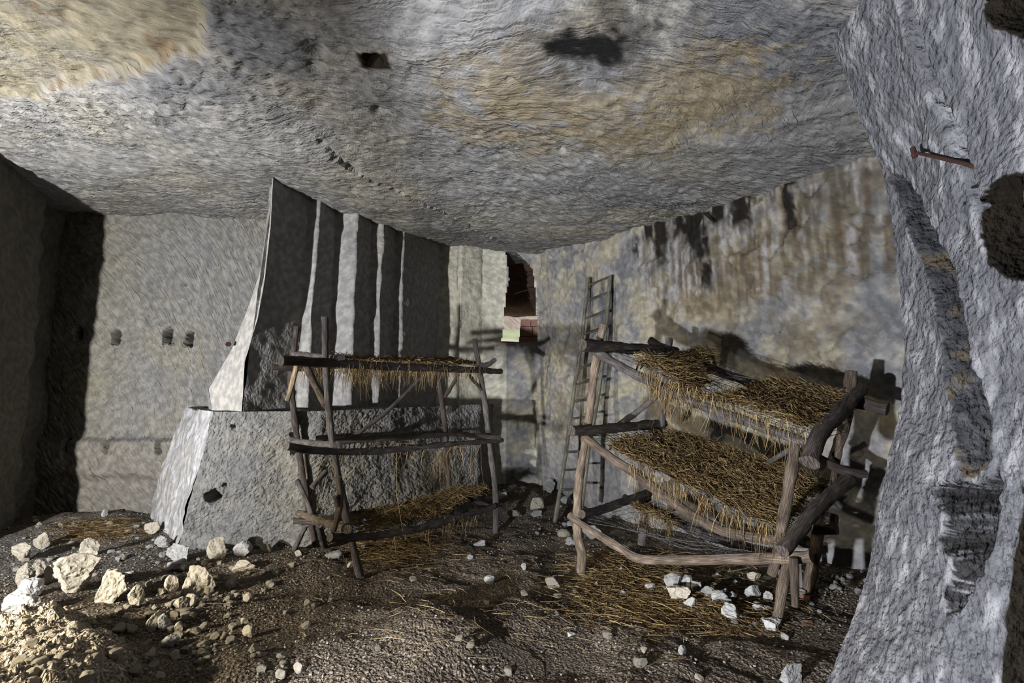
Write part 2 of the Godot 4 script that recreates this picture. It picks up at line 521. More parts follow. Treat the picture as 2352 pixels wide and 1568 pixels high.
func build_walls() -> void:
	var grey := func(p: Vector3, _i: int, _j: int) -> Color: return stone_tint(p)

	# left side wall, its corner towards us, and the hall it closes off
	var rel := func(p: Vector3, _s: float, _h: float) -> float: return rocky(p, 0.06)
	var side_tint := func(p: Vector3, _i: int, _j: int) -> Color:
		return stone_tint(p).lerp(Color(0.10, 0.088, 0.06), 0.8)  # shade of the unlit wall put into its tint
	var l0 := Vector3(-6.75, -0.3, -7.98)
	var l1 := Vector3(-6.3, -0.3, -7.1)
	var l2 := Vector3(-5.7, -0.3, -5.6)
	var lc := [[Vector3(-11, -0.3, -5.1), Vector3(-11, 4.8, -5.1)], [l2, l2 + Vector3(0.05, 5.1, 0)], [l1, l1 + Vector3(0.0, 5.1, 0)], [l1 + Vector3(-0.28, 0, -0.12), l1 + Vector3(-0.28, 5.1, -0.12)], [l0, l0 + Vector3(0, 5.1, 0)]]
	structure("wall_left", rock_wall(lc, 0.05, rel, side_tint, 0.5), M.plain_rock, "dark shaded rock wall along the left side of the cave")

	# back wall of the left bay: ledge, beam holes and notches
	var zb := -7.8
	var holes := []
	for q in [[165, 762], [256, 771], [380, 768], [431, 776]]:
		holes.append([at(q[0], q[1], -zb), 0.055, 0.1, 0.3, 1])
	for q in [[150, 1024], [245, 1024], [371, 1024]]:
		holes.append([at(q[0], q[1], -zb), 0.035, 0.1, 0.16])
	for q in [[420, 652], [393, 790], [527, 650]]:
		holes.append([at(q[0], q[1], -zb), 0.04, 0.02, 0.06])
	var rel_back := func(p: Vector3, _s: float, _h: float) -> float:
		var ledge := 0.11 * smooth(1.10, 1.03, p.y + n_mid.get_noise_3dv(p) * 0.03) - 0.07 * smooth(0.62, 0.5, p.y + n_mid.get_noise_3dv(p) * 0.05)
		var marks := absf(n_hi.get_noise_2d((p.x * 0.55 - p.y * 0.83) * 0.3, (p.x * 0.83 + p.y * 0.55) * 1.5)) * 0.03
		return rocky(p, 0.03) + ledge - marks - notch(p, holes)
	var t_back := func(p: Vector3, _i: int, _j: int) -> Color:
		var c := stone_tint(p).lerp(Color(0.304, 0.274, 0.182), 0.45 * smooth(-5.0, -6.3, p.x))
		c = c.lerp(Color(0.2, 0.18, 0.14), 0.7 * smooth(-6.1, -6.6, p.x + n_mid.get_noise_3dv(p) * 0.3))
		var line := absf(p.x + 4.62 - (p.y - 2) * 0.02)
		var line2 := absf(p.x + 4.15 - (p.y - 2) * 0.03)
		c = c.lerp(PALE, 0.5 * smooth(0.03, 0.01, minf(line, line2)))
		if p.y < 1.02: c = c.lerp(Color(0.304, 0.274, 0.236), 0.7)
		for h in holes:
			if absf(p.x - h[0].x) < 0.05 and absf(p.y - h[0].y) < 0.09 and p.z < zb - 0.14: c = c.lerp(SOOT_AND_SHADE, 0.7)     # shade inside the beam holes, painted near-black
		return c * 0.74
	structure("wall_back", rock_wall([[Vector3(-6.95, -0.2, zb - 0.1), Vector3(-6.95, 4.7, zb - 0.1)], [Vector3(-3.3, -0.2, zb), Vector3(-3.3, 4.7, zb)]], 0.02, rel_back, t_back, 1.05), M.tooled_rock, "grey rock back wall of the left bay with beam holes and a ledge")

	# pillar at the left end of the ribs: slanting side face and narrow front
	var pb := [[490, 960, 6.42], [480, 893, 6.42], [533, 800, 6.4], [572, 700, 6.38], [602, 610, 6.35], [618, 500, 6.3], [628, 385, 6.25]]
	var fb := [[553, 975, 6.2], [556, 930, 6.2], [562, 830, 6.2], [592, 730, 6.2], [608, 640, 6.2], [622, 520, 6.2], [629, 385, 6.18]]
	var prof := func(list: Array, t: float) -> Vector3:
		var f := t * (list.size() - 1)
		var k := mini(int(f), list.size() - 2)
		return at(list[k][0], list[k][1], list[k][2]).lerp(at(list[k + 1][0], list[k + 1][1], list[k + 1][2]), f - k)
	var rows := 130
	var side_at := func(i: int, j: int) -> Vector3:
		var t := float(j) / rows
		var front: Vector3 = prof.call(pb, t)
		var back := Vector3(front.x - 0.75 + 0.1 * t, front.y, zb - 0.1)
		var p := back.lerp(front, i / 50.0)
		return p + Vector3(-0.8, 0, 0.5) * (rocky(p, 0.035) * (0.3 if i == 50 else 1.0))
	var front_at := func(i: int, j: int) -> Vector3:
		var t := float(j) / rows
		var a: Vector3 = prof.call(pb, t)
		var b: Vector3 = prof.call(fb, t)
		var p := a.lerp(b, i / 12.0)
		return p + Vector3(-0.1, 0, 0.6) * rocky(p, 0.03) * (0.3 if i == 0 or i == 12 else 1.0)
	var uv_up := func(p: Vector3, _i: int, _j: int) -> Vector2: return Vector2(p.y, p.x + p.z) / 1.6
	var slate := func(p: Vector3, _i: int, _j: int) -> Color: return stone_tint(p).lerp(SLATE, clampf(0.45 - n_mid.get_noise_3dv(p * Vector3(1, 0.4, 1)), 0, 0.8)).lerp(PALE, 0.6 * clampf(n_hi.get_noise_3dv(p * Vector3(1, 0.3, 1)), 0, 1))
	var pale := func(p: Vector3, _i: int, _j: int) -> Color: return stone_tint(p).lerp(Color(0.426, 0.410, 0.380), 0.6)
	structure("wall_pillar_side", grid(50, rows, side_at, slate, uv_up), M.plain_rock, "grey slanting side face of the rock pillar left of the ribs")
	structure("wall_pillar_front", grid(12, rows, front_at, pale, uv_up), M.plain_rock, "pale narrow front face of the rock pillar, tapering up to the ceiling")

	# stepped ribs, standing on the bench
	var edges := [[555, 629, 6.2], [676, 713, 6.87], [703, 736, 6.87], [752, 774, 7.29], [803, 824, 7.29], [846, 854, 7.69], [867, 883, 7.69], [895, 913, 8.09], [917, 931, 8.09], [1003, 1011, 9.2]]
	var rc := []
	for e in edges:
		rc.append([at(e[0], 960, e[2]), at(e[1], 395 if e[2] < 6.5 else 430, e[2])])
	for k in rc.size():       # all reach a little above the roof
		var lo: Vector3 = rc[k][0]
		var hi: Vector3 = rc[k][1]
		lo = lo + (hi - lo) * ((1.35 - lo.y) / (hi.y - lo.y))
		hi = lo + (hi - lo) * ((4.65 - lo.y) / (hi.y - lo.y))
		rc[k] = [lo, hi]
	var rel_ribs := func(p: Vector3, _s: float, _h: float) -> float: return rocky(p, 0.022)
	var rib_tint := func(p: Vector3, _i: int, _j: int) -> Color: return stone_tint(p).lerp(SLATE, 0.4 * clampf(n_mid.get_noise_3dv(p * 1.5) + 0.1, 0, 1)).lerp(PALE, 0.35)
	structure("wall_ribbed", rock_wall(rc, 0.028, rel_ribs, rib_tint, 1.2), M.plain_rock, "stepped rock wall with five tall dark recesses above the stone bench")

	# bench: sloping bright left end, front, top, right end
	var bl := ground(405, 1258)
	bl.y = -0.2
	var tl := at(490, 945, 6.12)
	var c_lb := at(335, 1200, 7.75)
	var c_lt := at(425, 935, 7.7)
	c_lb.y = -0.2
	var f1 := Vector3(-2.2, -0.2, -6.32)
	var f2 := Vector3(-0.48, -0.2, -8.0)
	var f3 := Vector3(-0.3, -0.2, -9.6)
	var bt: float = tl.y
	var up := func(v: Vector3, h: float, back: float) -> Vector3: return Vector3(v.x - back * 0.4, h, v.z - back)
	var bholes := [[at(482, 1142, 6.1), 0.075, 0.075, 0.3], [at(508, 1113, 6.1), 0.03, 0.06, 0.2], [at(679, 1112, 6.2), 0.035, 0.06, 0.2], [at(666, 1020, 6.2), 0.035, 0.12, 0.15], [at(528, 980, 6.1), 0.03, 0.03, 0.1], [at(605, 1000, 6.15), 0.03, 0.02, 0.1]]
	var rel_bench := func(p: Vector3, _s: float, _h: float) -> float:
		return rocky(p, 0.04) + absf(n_hi.get_noise_3dv(p * Vector3(1.6, 0.9, 1.6))) * 0.03 - notch(p, bholes)
	var bench_tint := func(p: Vector3, _i: int, _j: int) -> Color: return (stone_tint(p) * 0.75).lerp(CREAM, 0.25 * clampf(n_mid.get_noise_3dv(p * 0.6), 0, 1)).lerp(SLATE, clampf(n_hi.get_noise_3dv(p) * 0.6, 0, 0.6))
	var rel_end := func(p: Vector3, _s: float, _h: float) -> float: return rocky(p, 0.04)
	var white := func(p: Vector3, _i: int, _j: int) -> Color: return stone_tint(p).lerp(Color(0.54, 0.54, 0.565), clampf(0.5 + 1.4 * n_hi.get_noise_3dv(p * Vector3(1.2, 0.25, 1.2)), 0, 1))  # end face painted whiter, standing in for the light on it
	structure("wall_bench_side", rock_wall([[c_lb, c_lt], [bl, tl]], 0.025, rel_end, white, 1.5), M.plain_rock, "sloping left end of the stone bench, painted paler for the light on it")
	structure("wall_bench_front", rock_wall([[bl, tl], [f1, up.call(f1, bt, 0.06)], [f2, up.call(f2, bt + 0.07, 0.06)], [f3, up.call(f3, bt + 0.07, 0)]], 0.024, rel_bench, bench_tint, 1.2), M.rough_rock, "rough grey front of the stone bench behind the left bunk")
	var line := [c_lt, tl, up.call(f1, bt, 0.06), up.call(f2, bt + 0.07, 0.06), up.call(f3, bt + 0.07, 0)]
	var top_at := func(i: int, j: int) -> Vector3:
		var f := i / 40.0
		var k := mini(int(f), 3)
		var a: Vector3 = line[k].lerp(line[k + 1], f - k)
		var p := a + Vector3(-0.25, 0, -2.4) * (j / 20.0) * (0.0 if k == 0 and f == 0 else 1.0)
		p.y += rocky(p, 0.03) * minf(1.0, j) - 0.01
		return p
	var uv_flat := func(p: Vector3, _i: int, _j: int) -> Vector2: return Vector2(p.x, p.z) / 1.6
	structure("wall_bench_top", grid(160, 20, top_at, grey, uv_flat), M.rough_rock, "flat top of the stone bench below the ribs")

	# the far end: pale wall right of the ribs, the opening, then the long stained wall
	var k0 := at(1003, 960, 9.2)
	var c1 := Vector3(-1.32, 0, -9.25)
	var c2 := at(1055, 780, 9.3)
	var c3 := at(1100, 780, 9.38)
	var c4 := at(1161, 780, 9.42)
	var k1 := at(1238, 780, 9.35)
	var w1 := Vector3(1.4, 0, -7.72)
	var w2 := Vector3(3.1, 0, -5.15)
	var w3 := Vector3(4.9, 0, -2.6)
	var cols := []
	for c in [c1, Vector3(c2.x - 0.015, 0, c2.z), Vector3(c2.x + 0.02, 0, c2.z + 0.09), c3, Vector3(c3.x + 0.05, 0, c3.z - 0.04), c4, k1, w1, w2, w3]:
		cols.append([Vector3(c.x, -0.2, c.z), Vector3(c.x, 4.75, c.z)])
	var gap := PackedVector2Array()       # the opening, in (x, y)
	for q in [[1158, 566], [1176, 572], [1195, 592], [1213, 610], [1222, 622], [1229, 680], [1233, 787], [1149, 787], [1157, 740], [1158, 690], [1168, 642], [1163, 600]]:
		var w := at(q[0], q[1], 9.4)
		gap.append(Vector2(w.x, w.y))
	var drips := []
	for q in [[1520, 520, 600, .07], [1582, 500, 560, .06], [1603, 520, 620, .07], [1625, 580, 670, .04], [1490, 515, 560, .05], [1560, 500, 545, .05], [1700, 460, 520, .08], [1812, 440, 560, .04], [1650, 480, 520, .06], [1460, 525, 590, .03]]:
		var a := on(q[0], q[1], w1, w2)
		var b := on(q[0], q[2], w1, w2)
		drips.append([a, a.y - b.y, q[3]])
	var browns := []
	for q in [[1905, 470, .5], [1930, 560, .45], [1880, 640, .4], [1900, 760, .35], [1690, 640, .5], [1760, 600, .45], [1600, 640, .4], [1650, 760, .4], [1330, 860, .3], [1290, 960, .4], [1300, 780, .3], [1830, 800, .4]]:
		browns.append([on(q[0], q[1], w1, w2), q[2]])
	var blues := []
	for q in [[1300, 590, .2], [1340, 640, .35], [1430, 600, .3], [1760, 720, .35], [1700, 820, .35], [1990, 600, .3], [1980, 760, .4], [1560, 740, .25], [1500, 800, .2], [1640, 960, .3], [1980, 480, .35], [1400, 700, .3]]:
		blues.append([on(q[0], q[1], w1, w2), q[2]])
	var creams := []
	for q in [[1400, 560, .3], [1360, 620, .2], [1480, 690, .35], [1560, 720, .25], [1620, 700, .3], [1520, 760, .3], [1700, 900, .4], [1580, 980, .4], [1280, 830, .3]]:
		creams.append([on(q[0], q[1], w1, w2), q[2]])
	var rel_far := func(p: Vector3, _s: float, _h: float) -> float:
		var r := rocky(p, 0.03)
		if p.x > 0.5 and p.y > 1.0:      # flaked plaster edges
			r += 0.03 * smooth(0.0, 0.06, n_mid.get_noise_3dv(p * 0.7)) 
		return r
	var t_far := func(p: Vector3, _i: int, _j: int) -> Color:
		var c := stone_tint(p)
		if p.x < 0.42:
			if p.z > -9.36 or p.x < -0.1: return c.lerp(Color(0.62, 0.60, 0.50), 0.85)
		var m := n_mid.get_noise_3dv(p * 0.9) + 0.5 * n_hi.get_noise_3dv(p * 0.8)
		c = c.lerp(SLATE, clampf(m * 1.6, 0, 0.6)).lerp(CREAM, clampf(-m * 1.7, 0, 0.6))
		for o in blues: c = c.lerp(SLATE, 0.75 * blob(p, o[0], o[1], 1.0))
		for o in creams: c = c.lerp(Color(0.426, 0.380, 0.266), 0.6 * blob(p, o[0], o[1], 1.0))
		for o in browns: c = c.lerp(Color(0.17, 0.135, 0.085), 0.5 * blob(p, o[0], o[1], 1.1))
		var q := Vector3(p.x * 3.0, p.y * 0.3, p.z * 3.0)
		var run := n_mid.get_noise_3dv(q * 1.5) * 0.6 + n_hi.get_noise_3dv(Vector3(p.x, p.y * 0.05, p.z)) * 0.55
		var area := smooth(1.5, 2.0, p.x) * smooth(2.4, 3.0, p.y)
		c = c.lerp(Color(0.085, 0.066, 0.042), area * 0.62 * smooth(0.05, 0.22, run))
		c = c.lerp(Color(0.441, 0.426, 0.426), area * 0.6 * smooth(-0.12, -0.3, run))
		var thin := n_hi.get_noise_3dv(Vector3(p.x * 1.7, p.y * 0.06, p.z * 1.7))
		c = c.lerp(Color(0.12, 0.08, 0.05), area * 0.6 * smooth(0.2, 0.4, thin))
		for o in drips:
			var a: Vector3 = o[0]
			var dx: float = Vector2(p.x - a.x, p.z - a.z).length() / o[2]
			var down: float = (a.y - p.y) / o[1]
			if dx < 2.5 and down > -0.4 and down < 1.5:
				var keep := smooth(1.6, 0.8, dx * 0.75 + n_hi.get_noise_3dv(Vector3(p.x * 2, p.y * 0.4, p.z * 2)) * 0.9) * smooth(1.2, 0.6, down + n_mid.get_noise_3dv(p * 2) * 0.5)
				c = c.lerp(Color(0.012, 0.009, 0.007), 0.97 * keep)
		if p.y < 1.3 and p.x > 0.5: c = c.lerp(Color(0.258, 0.255, 0.262), 0.75 * smooth(1.3, 0.7, p.y + n_mid.get_noise_3dv(p) * 0.3))
		return c
	var far_mesh: ArrayMesh
	# cells inside the opening are left out; the grid is asked for its points first
	var where := {}
	var tint_note := func(p: Vector3, i: int, j: int) -> Color:
		where[Vector2i(i, j)] = p
		return t_far.call(p, i, j)
	var in_gap := func(i: int, j: int) -> bool:
		var p: Vector3 = where[Vector2i(i, j)]
		return p.z < -9.1 and p.x > -0.3 and p.x < 0.55 and inside(Vector2(p.x, p.y), gap)
	far_mesh = rock_wall(cols, 0.026, rel_far, tint_note, 0.3, in_gap)
	structure("wall_far", far_mesh, M.plain_rock, "long pale rock wall at the far end and right, streaked brown with damp stains")

	# hidden enclosure behind the camera
	var rear := [[Vector3(3.2, -0.3, 4.5), Vector3(3.2, 5.0, 4.5)], [Vector3(-11, -0.3, 4.5), Vector3(-11, 5.0, 4.5)], [Vector3(-11, -0.3, -5.2), Vector3(-11, 5.0, -5.2)]]
	structure("wall_rear", rock_wall(rear, 0.4, rel, grey, 0.0), M.tooled_rock, "grey rock wall behind the camera, out of the picture")

# ------------------------------------------------------------------ the near rock face on the right
const COL_EDGE := [[1800, 1760], [1900, 1568], [1960, 1420], [1998, 1300], [2020, 1150], [2050, 1020], [2075, 900], [2078, 800], [2065, 640], [2048, 500], [2028, 390], [1985, 290], [1925, 130], [1862, 0], [1780, -160], [1700, -260]]
var col_x := PackedFloat32Array()
var col_y := PackedFloat32Array()

func edge_x(y: float) -> float:
	var k := 0
	while k < col_y.size() - 2 and y > col_y[k + 1]: k += 1
	var f := (y - col_y[k]) / (col_y[k + 1] - col_y[k])
	return lerpf(col_x[k], col_x[k + 1], f)

func column_base(s: float, y: float) -> Vector3:
	return Vector3(edge_x(y) - 0.20 * s, y, -3.3 + 0.98 * s)

func on_column(px: float, py: float) -> Vector2:
	var lo := -0.3
	var hi := 2.6
	for k in 40:
		var s := (lo + hi) * 0.5
		var p := at(px, py, 3.3 - 0.98 * s)
		if p.x < column_base(s, p.y).x: hi = s
		else: lo = s
	var q := at(px, py, 3.3 - 0.98 * lo)
	return Vector2(lo, q.y)

func build_column() -> void:
	for q in COL_EDGE:
		var p := at(q[0], q[1], 3.3)
		col_x.append(p.x)
		col_y.append(p.y)
	var poly := func(list: Array) -> PackedVector2Array:
		var out := PackedVector2Array()
		for q in list: out.append(on_column(q[0], q[1]))
		return out
	var flute: PackedVector2Array = poly.call([[2036, 385], [2085, 420], [2160, 530], [2215, 620], [2245, 720], [2268, 850], [2292, 960], [2288, 1040], [2255, 1095], [2222, 1090], [2208, 1030], [2203, 930], [2180, 800], [2150, 690], [2105, 570], [2060, 470]])
	var under: PackedVector2Array = poly.call([[2150, 1120], [2185, 1104], [2225, 1105], [2262, 1110], [2302, 1078], [2306, 1150], [2284, 1270], [2240, 1380], [2195, 1420], [2180, 1370], [2205, 1290], [2165, 1240], [2190, 1190]])
	var eye: PackedVector2Array = poly.call([[2290, 470], [2320, 430], [2360, 405], [2400, 400], [2400, 640], [2350, 632], [2310, 600], [2288, 540]])
	var cap: PackedVector2Array = poly.call([[2310, -60], [2318, 30], [2345, 55], [2420, 80], [2420, -80]])
	var end_: PackedVector2Array = poly.call([[2362, 1120], [2345, 1250], [2325, 1400], [2312, 1568], [2300, 1700], [2480, 1700], [2480, 1120]])
	var crack: PackedVector2Array = poly.call([[2070, -40], [2130, 90], [2190, 220], [2240, 330], [2275, 440], [2285, 470]])
	var length := 1.75
	var nu := 130
	var nv := 330
	var y0 := -0.25
	var y1 := 4.6
	var deep := func(q: Vector2, area: PackedVector2Array, much: float, soft: float) -> float:
		if not inside(q, area): return 0.0
		return much * smooth(0.0, soft, edge_distance(q, area))
	var pos := func(i: int, j: int) -> Vector3:
		var s := length * pow(float(i) / nu, 1.0)
		var y := lerpf(y0, y1, float(j) / nv)
		var p := column_base(s, y)
		var q := Vector2(s, y) + Vector2(n_hi.get_noise_3dv(p), n_hi.get_noise_3dv(p + Vector3(3, 3, 3))) * 0.02
		var d := rocky(p, 0.03) * smooth(0.0, 0.1, s) + absf(n_hi.get_noise_3dv(p * Vector3(1, 0.3, 1))) * 0.02
		d -= deep.call(q, flute, 0.22, 0.10) + deep.call(Vector2(s, y), eye, 0.45, 0.02) + deep.call(Vector2(s, y), cap, 0.3, 0.02) + deep.call(Vector2(s, y), end_, 0.5, 0.03)
		var low: float = deep.call(q, under, 0.34, 0.05)
		d -= low - (absf(n_hi.get_noise_3dv(p * Vector3(1.2, 0.7, 1.2))) * 0.10 if low > 0.05 else 0.0)
		for k in crack.size() - 1:
			var e := q.distance_to(Geometry2D.get_closest_point_to_segment(q, crack[k], crack[k + 1]))
			if e < 0.06: d -= 0.05 * smooth(0.05, 0.0, e)
			# the outer shell stands a little proud beyond the crack
		d += 0.06 * smooth(0.25, 0.6, s - 0.1 * (y - 1.6)) * smooth(1.0, 2.0, y)
		return p + Vector3(-0.98, 0, -0.20) * d
	var tint := func(p: Vector3, i: int, j: int) -> Color:
		var s := length * float(i) / nu
		var q := Vector2(s, lerpf(y0, y1, float(j) / nv)) + Vector2(n_hi.get_noise_3dv(p), n_hi.get_noise_3dv(p + Vector3(3, 3, 3))) * 0.02
		var c := Color(0.14, 0.14, 0.155).lerp(SLATE * 0.85, clampf(0.4 + n_mid.get_noise_3dv(p * Vector3(1.4, 0.7, 1.4)) * 1.6 + n_hi.get_noise_3dv(p * Vector3(1, 0.3, 1)) * 1.0, 0, 0.9)).lerp(PALE, 0.6 * clampf(n_hi.get_noise_3dv(p * Vector3(1, 0.35, 1)) * 2.0, 0, 1))
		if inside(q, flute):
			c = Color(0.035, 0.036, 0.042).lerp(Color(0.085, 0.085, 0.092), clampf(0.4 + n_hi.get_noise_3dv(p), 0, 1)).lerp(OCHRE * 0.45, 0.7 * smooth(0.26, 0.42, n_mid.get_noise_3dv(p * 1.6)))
		if inside(q, under): c = c.lerp(HOLLOW_SHADE * 0.2, 0.93 - 0.8 * smooth(0.1, 0.35, n_hi.get_noise_3dv(p * Vector3(1.2, 0.7, 1.2))))  # hollow painted dark in place of the shade under its overhang
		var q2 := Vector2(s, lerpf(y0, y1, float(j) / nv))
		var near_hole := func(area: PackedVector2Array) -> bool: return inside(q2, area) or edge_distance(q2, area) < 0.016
		if s > 0.5 and (near_hole.call(eye) or near_hole.call(end_) or near_hole.call(cap)): c = Color(0.014, 0.011, 0.007)  # holes and their rims painted near-black, shade put into the colour
		return c
	var uvf := func(p: Vector3, i: int, j: int) -> Vector2:
		return Vector2(p.y + n_warp.get_noise_3dv(p * 2) * 0.1, p.z + p.x * 0.8) / 1.6
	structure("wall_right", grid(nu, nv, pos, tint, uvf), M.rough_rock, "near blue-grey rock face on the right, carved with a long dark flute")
	var behind := func(i: int, j: int) -> Vector3:
		var y := lerpf(y0, y1, j / 40.0)
		var p := column_base(0, y)
		return Vector3(5.2, y, -3.6).lerp(p, i / 20.0) 
	var plain := func(p: Vector3, _i: int, _j: int) -> Color: return stone_tint(p)
	structure("wall_right_back", grid(20, 40, behind, plain, uvf), M.plain_rock, "hidden far side of the near rock face on the right")
	var onward := func(i: int, j: int) -> Vector3:
		var y := lerpf(y0, 5.0, j / 20.0)
		return column_base(length + 0.3 * i, minf(y, y1)) * Vector3(1, 0, 1) + Vector3(0.55, y, 0)
	structure("wall_right_near", grid(24, 20, onward, plain, uvf), M.plain_rock, "rock wall beside the camera on the right, out of the picture")

# ------------------------------------------------------------------ the passage behind the opening
func build_passage() -> void:
	var red := func(p: Vector3, _i: int, _j: int) -> Color: return Color(0.30, 0.19, 0.15) * (1.0 + 0.5 * n_mid.get_noise_3dv(p * Vector3(0.6, 2, 2)))
	var uv := func(p: Vector3, _i: int, _j: int) -> Vector2: return Vector2(p.x + p.y, p.z) / 1.2
	# a tube of rock: u runs round it, v runs back
	var ring := [Vector2(-0.75, 2.60), Vector2(0.9, 2.60), Vector2(0.95, 3.6), Vector2(0.7, 4.5), Vector2(0.0, 4.75), Vector2(-0.6, 4.5), Vector2(-0.8, 3.6), Vector2(-0.75, 2.60)]
	var tube := func(i: int, j: int) -> Vector3:
		var f := i / 10.0
		var k := mini(int(f), 6)
		var q: Vector2 = ring[k].lerp(ring[k + 1], f - k)
		var t := j / 40.0
		var y := q.y
		if y > 3.0: y = lerpf(y, minf(y, 3.66), smooth(0.0, 1.0, t * 1.05))
		if y < 2.7: y = lerpf(y, 3.02, t)
		var p := Vector3(q.x, y, -9.46 - 3.7 * t)
		return p + Vector3(0, 1, 0) * rocky(p, 0.03)
	structure("wall_passage", grid(70, 40, tube, red, uv), M.tooled_rock, "dark reddish rock passage seen through the opening")
	var bank := func(i: int, j: int) -> Vector3:
		var x := -4.0 + i * 0.2
		var z := -13.1 - j * 0.15
		var y := 3.03 + 0.16 * smooth(0, 6, j) + 0.62 * smooth(5, 26, j)
		return Vector3(x, y + n_mid.get_noise_2d(x, z) * 0.05, z)
	var bank_tint := func(p: Vector3, _i: int, j: int) -> Color:
		return Color(0.62, 0.52, 0.36).lerp(Color(0.33, 0.345, 0.20), smooth(4, 8, j + n_hi.get_noise_3dv(p) * 3.0) * smooth(30, 27, j)) * (1.0 + 0.4 * n_hi.get_noise_3dv(p))
	structure("floor_outside", grid(40, 34, bank, bank_tint, uv), M.grass, "sunlit grass bank and pale ground outside the passage", "ground")
	var cliff := func(i: int, j: int) -> Vector3:
		var p := Vector3(-5.0 + i * 0.25, 3.4 + j * 0.2, -17.6 - 0.05 * j)
		return p + Vector3(0, 0, 1) * rocky(p, 0.1)
	var pink := func(p: Vector3, _i: int, _j: int) -> Color: return Color(0.66, 0.52, 0.44) * (1.0 + 0.3 * n_mid.get_noise_3dv(p))
	structure("wall_outside", grid(40, 10, cliff, pink, uv), M.plain_rock, "pinkish rock face in daylight beyond the passage")

# ------------------------------------------------------------------ poles, wire, straw, stones
func spline(pts: Array, step: float) -> PackedVector3Array:
	var out := PackedVector3Array()
	for k in pts.size() - 1:
		var a: Vector3 = pts[maxi(k - 1, 0)]
		var b: Vector3 = pts[k]
		var c: Vector3 = pts[k + 1]
		var d: Vector3 = pts[mini(k + 2, pts.size() - 1)]
		var cells := maxi(1, int(b.distance_to(c) / step))
		for q in cells:
			out.append(b.cubic_interpolate(c, a, d, float(q) / cells))
	out.append(pts[-1])
	return out

func tube(pts: PackedVector3Array, r0: float, r1: float, sides: int, tint: Color, rough: float, uneven := 1.0) -> ArrayMesh:
	var v := PackedVector3Array()
	var n := PackedVector3Array()
	var c := PackedColorArray()
	var uv := PackedVector2Array()
	var idx := PackedInt32Array()
	var along := 0.0
	var side := Vector3.ZERO
	var w := sides + 1
	for k in pts.size():
		var dir := (pts[mini(k + 1, pts.size() - 1)] - pts[maxi(k - 1, 0)]).normalized()
		if side == Vector3.ZERO: side = dir.cross(Vector3.UP if absf(dir.y) < 0.9 else Vector3.RIGHT).normalized()
		side = (side - dir * side.dot(dir)).normalized()
		var other := dir.cross(side)
		var f := float(k) / (pts.size() - 1)
		if k: along += pts[k].distance_to(pts[k - 1])
		for i in w:
			var a := TAU * (i % sides) / sides
			var out := side * cos(a) + other * sin(a)
			var r := lerpf(r0, r1, f)
			var p := pts[k] + out * r
			if uneven > 0:
				r *= 1.0 + uneven * (0.28 * n_hi.get_noise_3dv(p * 0.9) + 0.25 * n_mid.get_noise_3dv(p * 1.2))
				p = pts[k] + out * r
			v.append(p)
			n.append(out)
			c.append(tint * (1.0 + rough * (n_hi.get_noise_3dv(p) * 1.2 + n_mid.get_noise_3dv(p * 2.0) * 0.8)))
			uv.append(Vector2(float(i) / sides, along / 1.0))
	for k in pts.size() - 1:
		for i in sides:
			var a := k * w + i
			idx.append_array(PackedInt32Array([a, a + w, a + 1, a + w + 1, a + 1, a + w]))
	for e in [0, pts.size() - 1]:          # the sawn ends, a little hollow
		var dir := (pts[e] - pts[1 if e == 0 else e - 1]).normalized()
		var mid := v.size()
		v.append(pts[e] + dir * r0 * 0.1)
		n.append(dir)
		c.append(tint * 1.25)
		uv.append(Vector2(0.5, 0.5))
		for i in sides:
			v.append(v[e * w + i])
			n.append(dir)
			c.append(tint * 1.15)
			uv.append(Vector2(0.5 + 0.1 * cos(TAU * i / sides), 0.5 + 0.1 * sin(TAU * i / sides)))
		for i in sides:
			var a := mid + 1 + i
			var b := mid + 1 + (i + 1) % sides
			idx.append_array(PackedInt32Array([mid, a, b] if e == 0 else [mid, b, a]))
	return arrays_mesh(v, n, c, uv, idx)

const DARK := Color(0.085, 0.072, 0.066)
const GREYWOOD := Color(0.145, 0.136, 0.134)
const BROWN := Color(0.135, 0.108, 0.085)
const BARE := Color(0.28, 0.225, 0.175)
const HONEY := Color(0.50, 0.40, 0.26)

func pole(parent: Node, called: String, pts: Array, r0: float, r1: float, tint: Color, label := "") -> MeshInstance3D:
	var o := put(called, tube(spline(pts, 0.05), r0, r1, 11, tint, 0.55), M.wood, parent)
	if label: o.set_meta("label", label)
	return o

func run(list: Array, a: Vector3, b: Vector3, out := 0.0) -> Array:      # pixels on the upright plane through a and b, moved out towards us
	var n := Vector3(b.z - a.z, 0, a.x - b.x).normalized()
	if n.dot(EYE - a) < 0: n = -n
	var pts := []
	for q in list: pts.append(on(q[0], q[1], a, b) + n * out)
	return pts

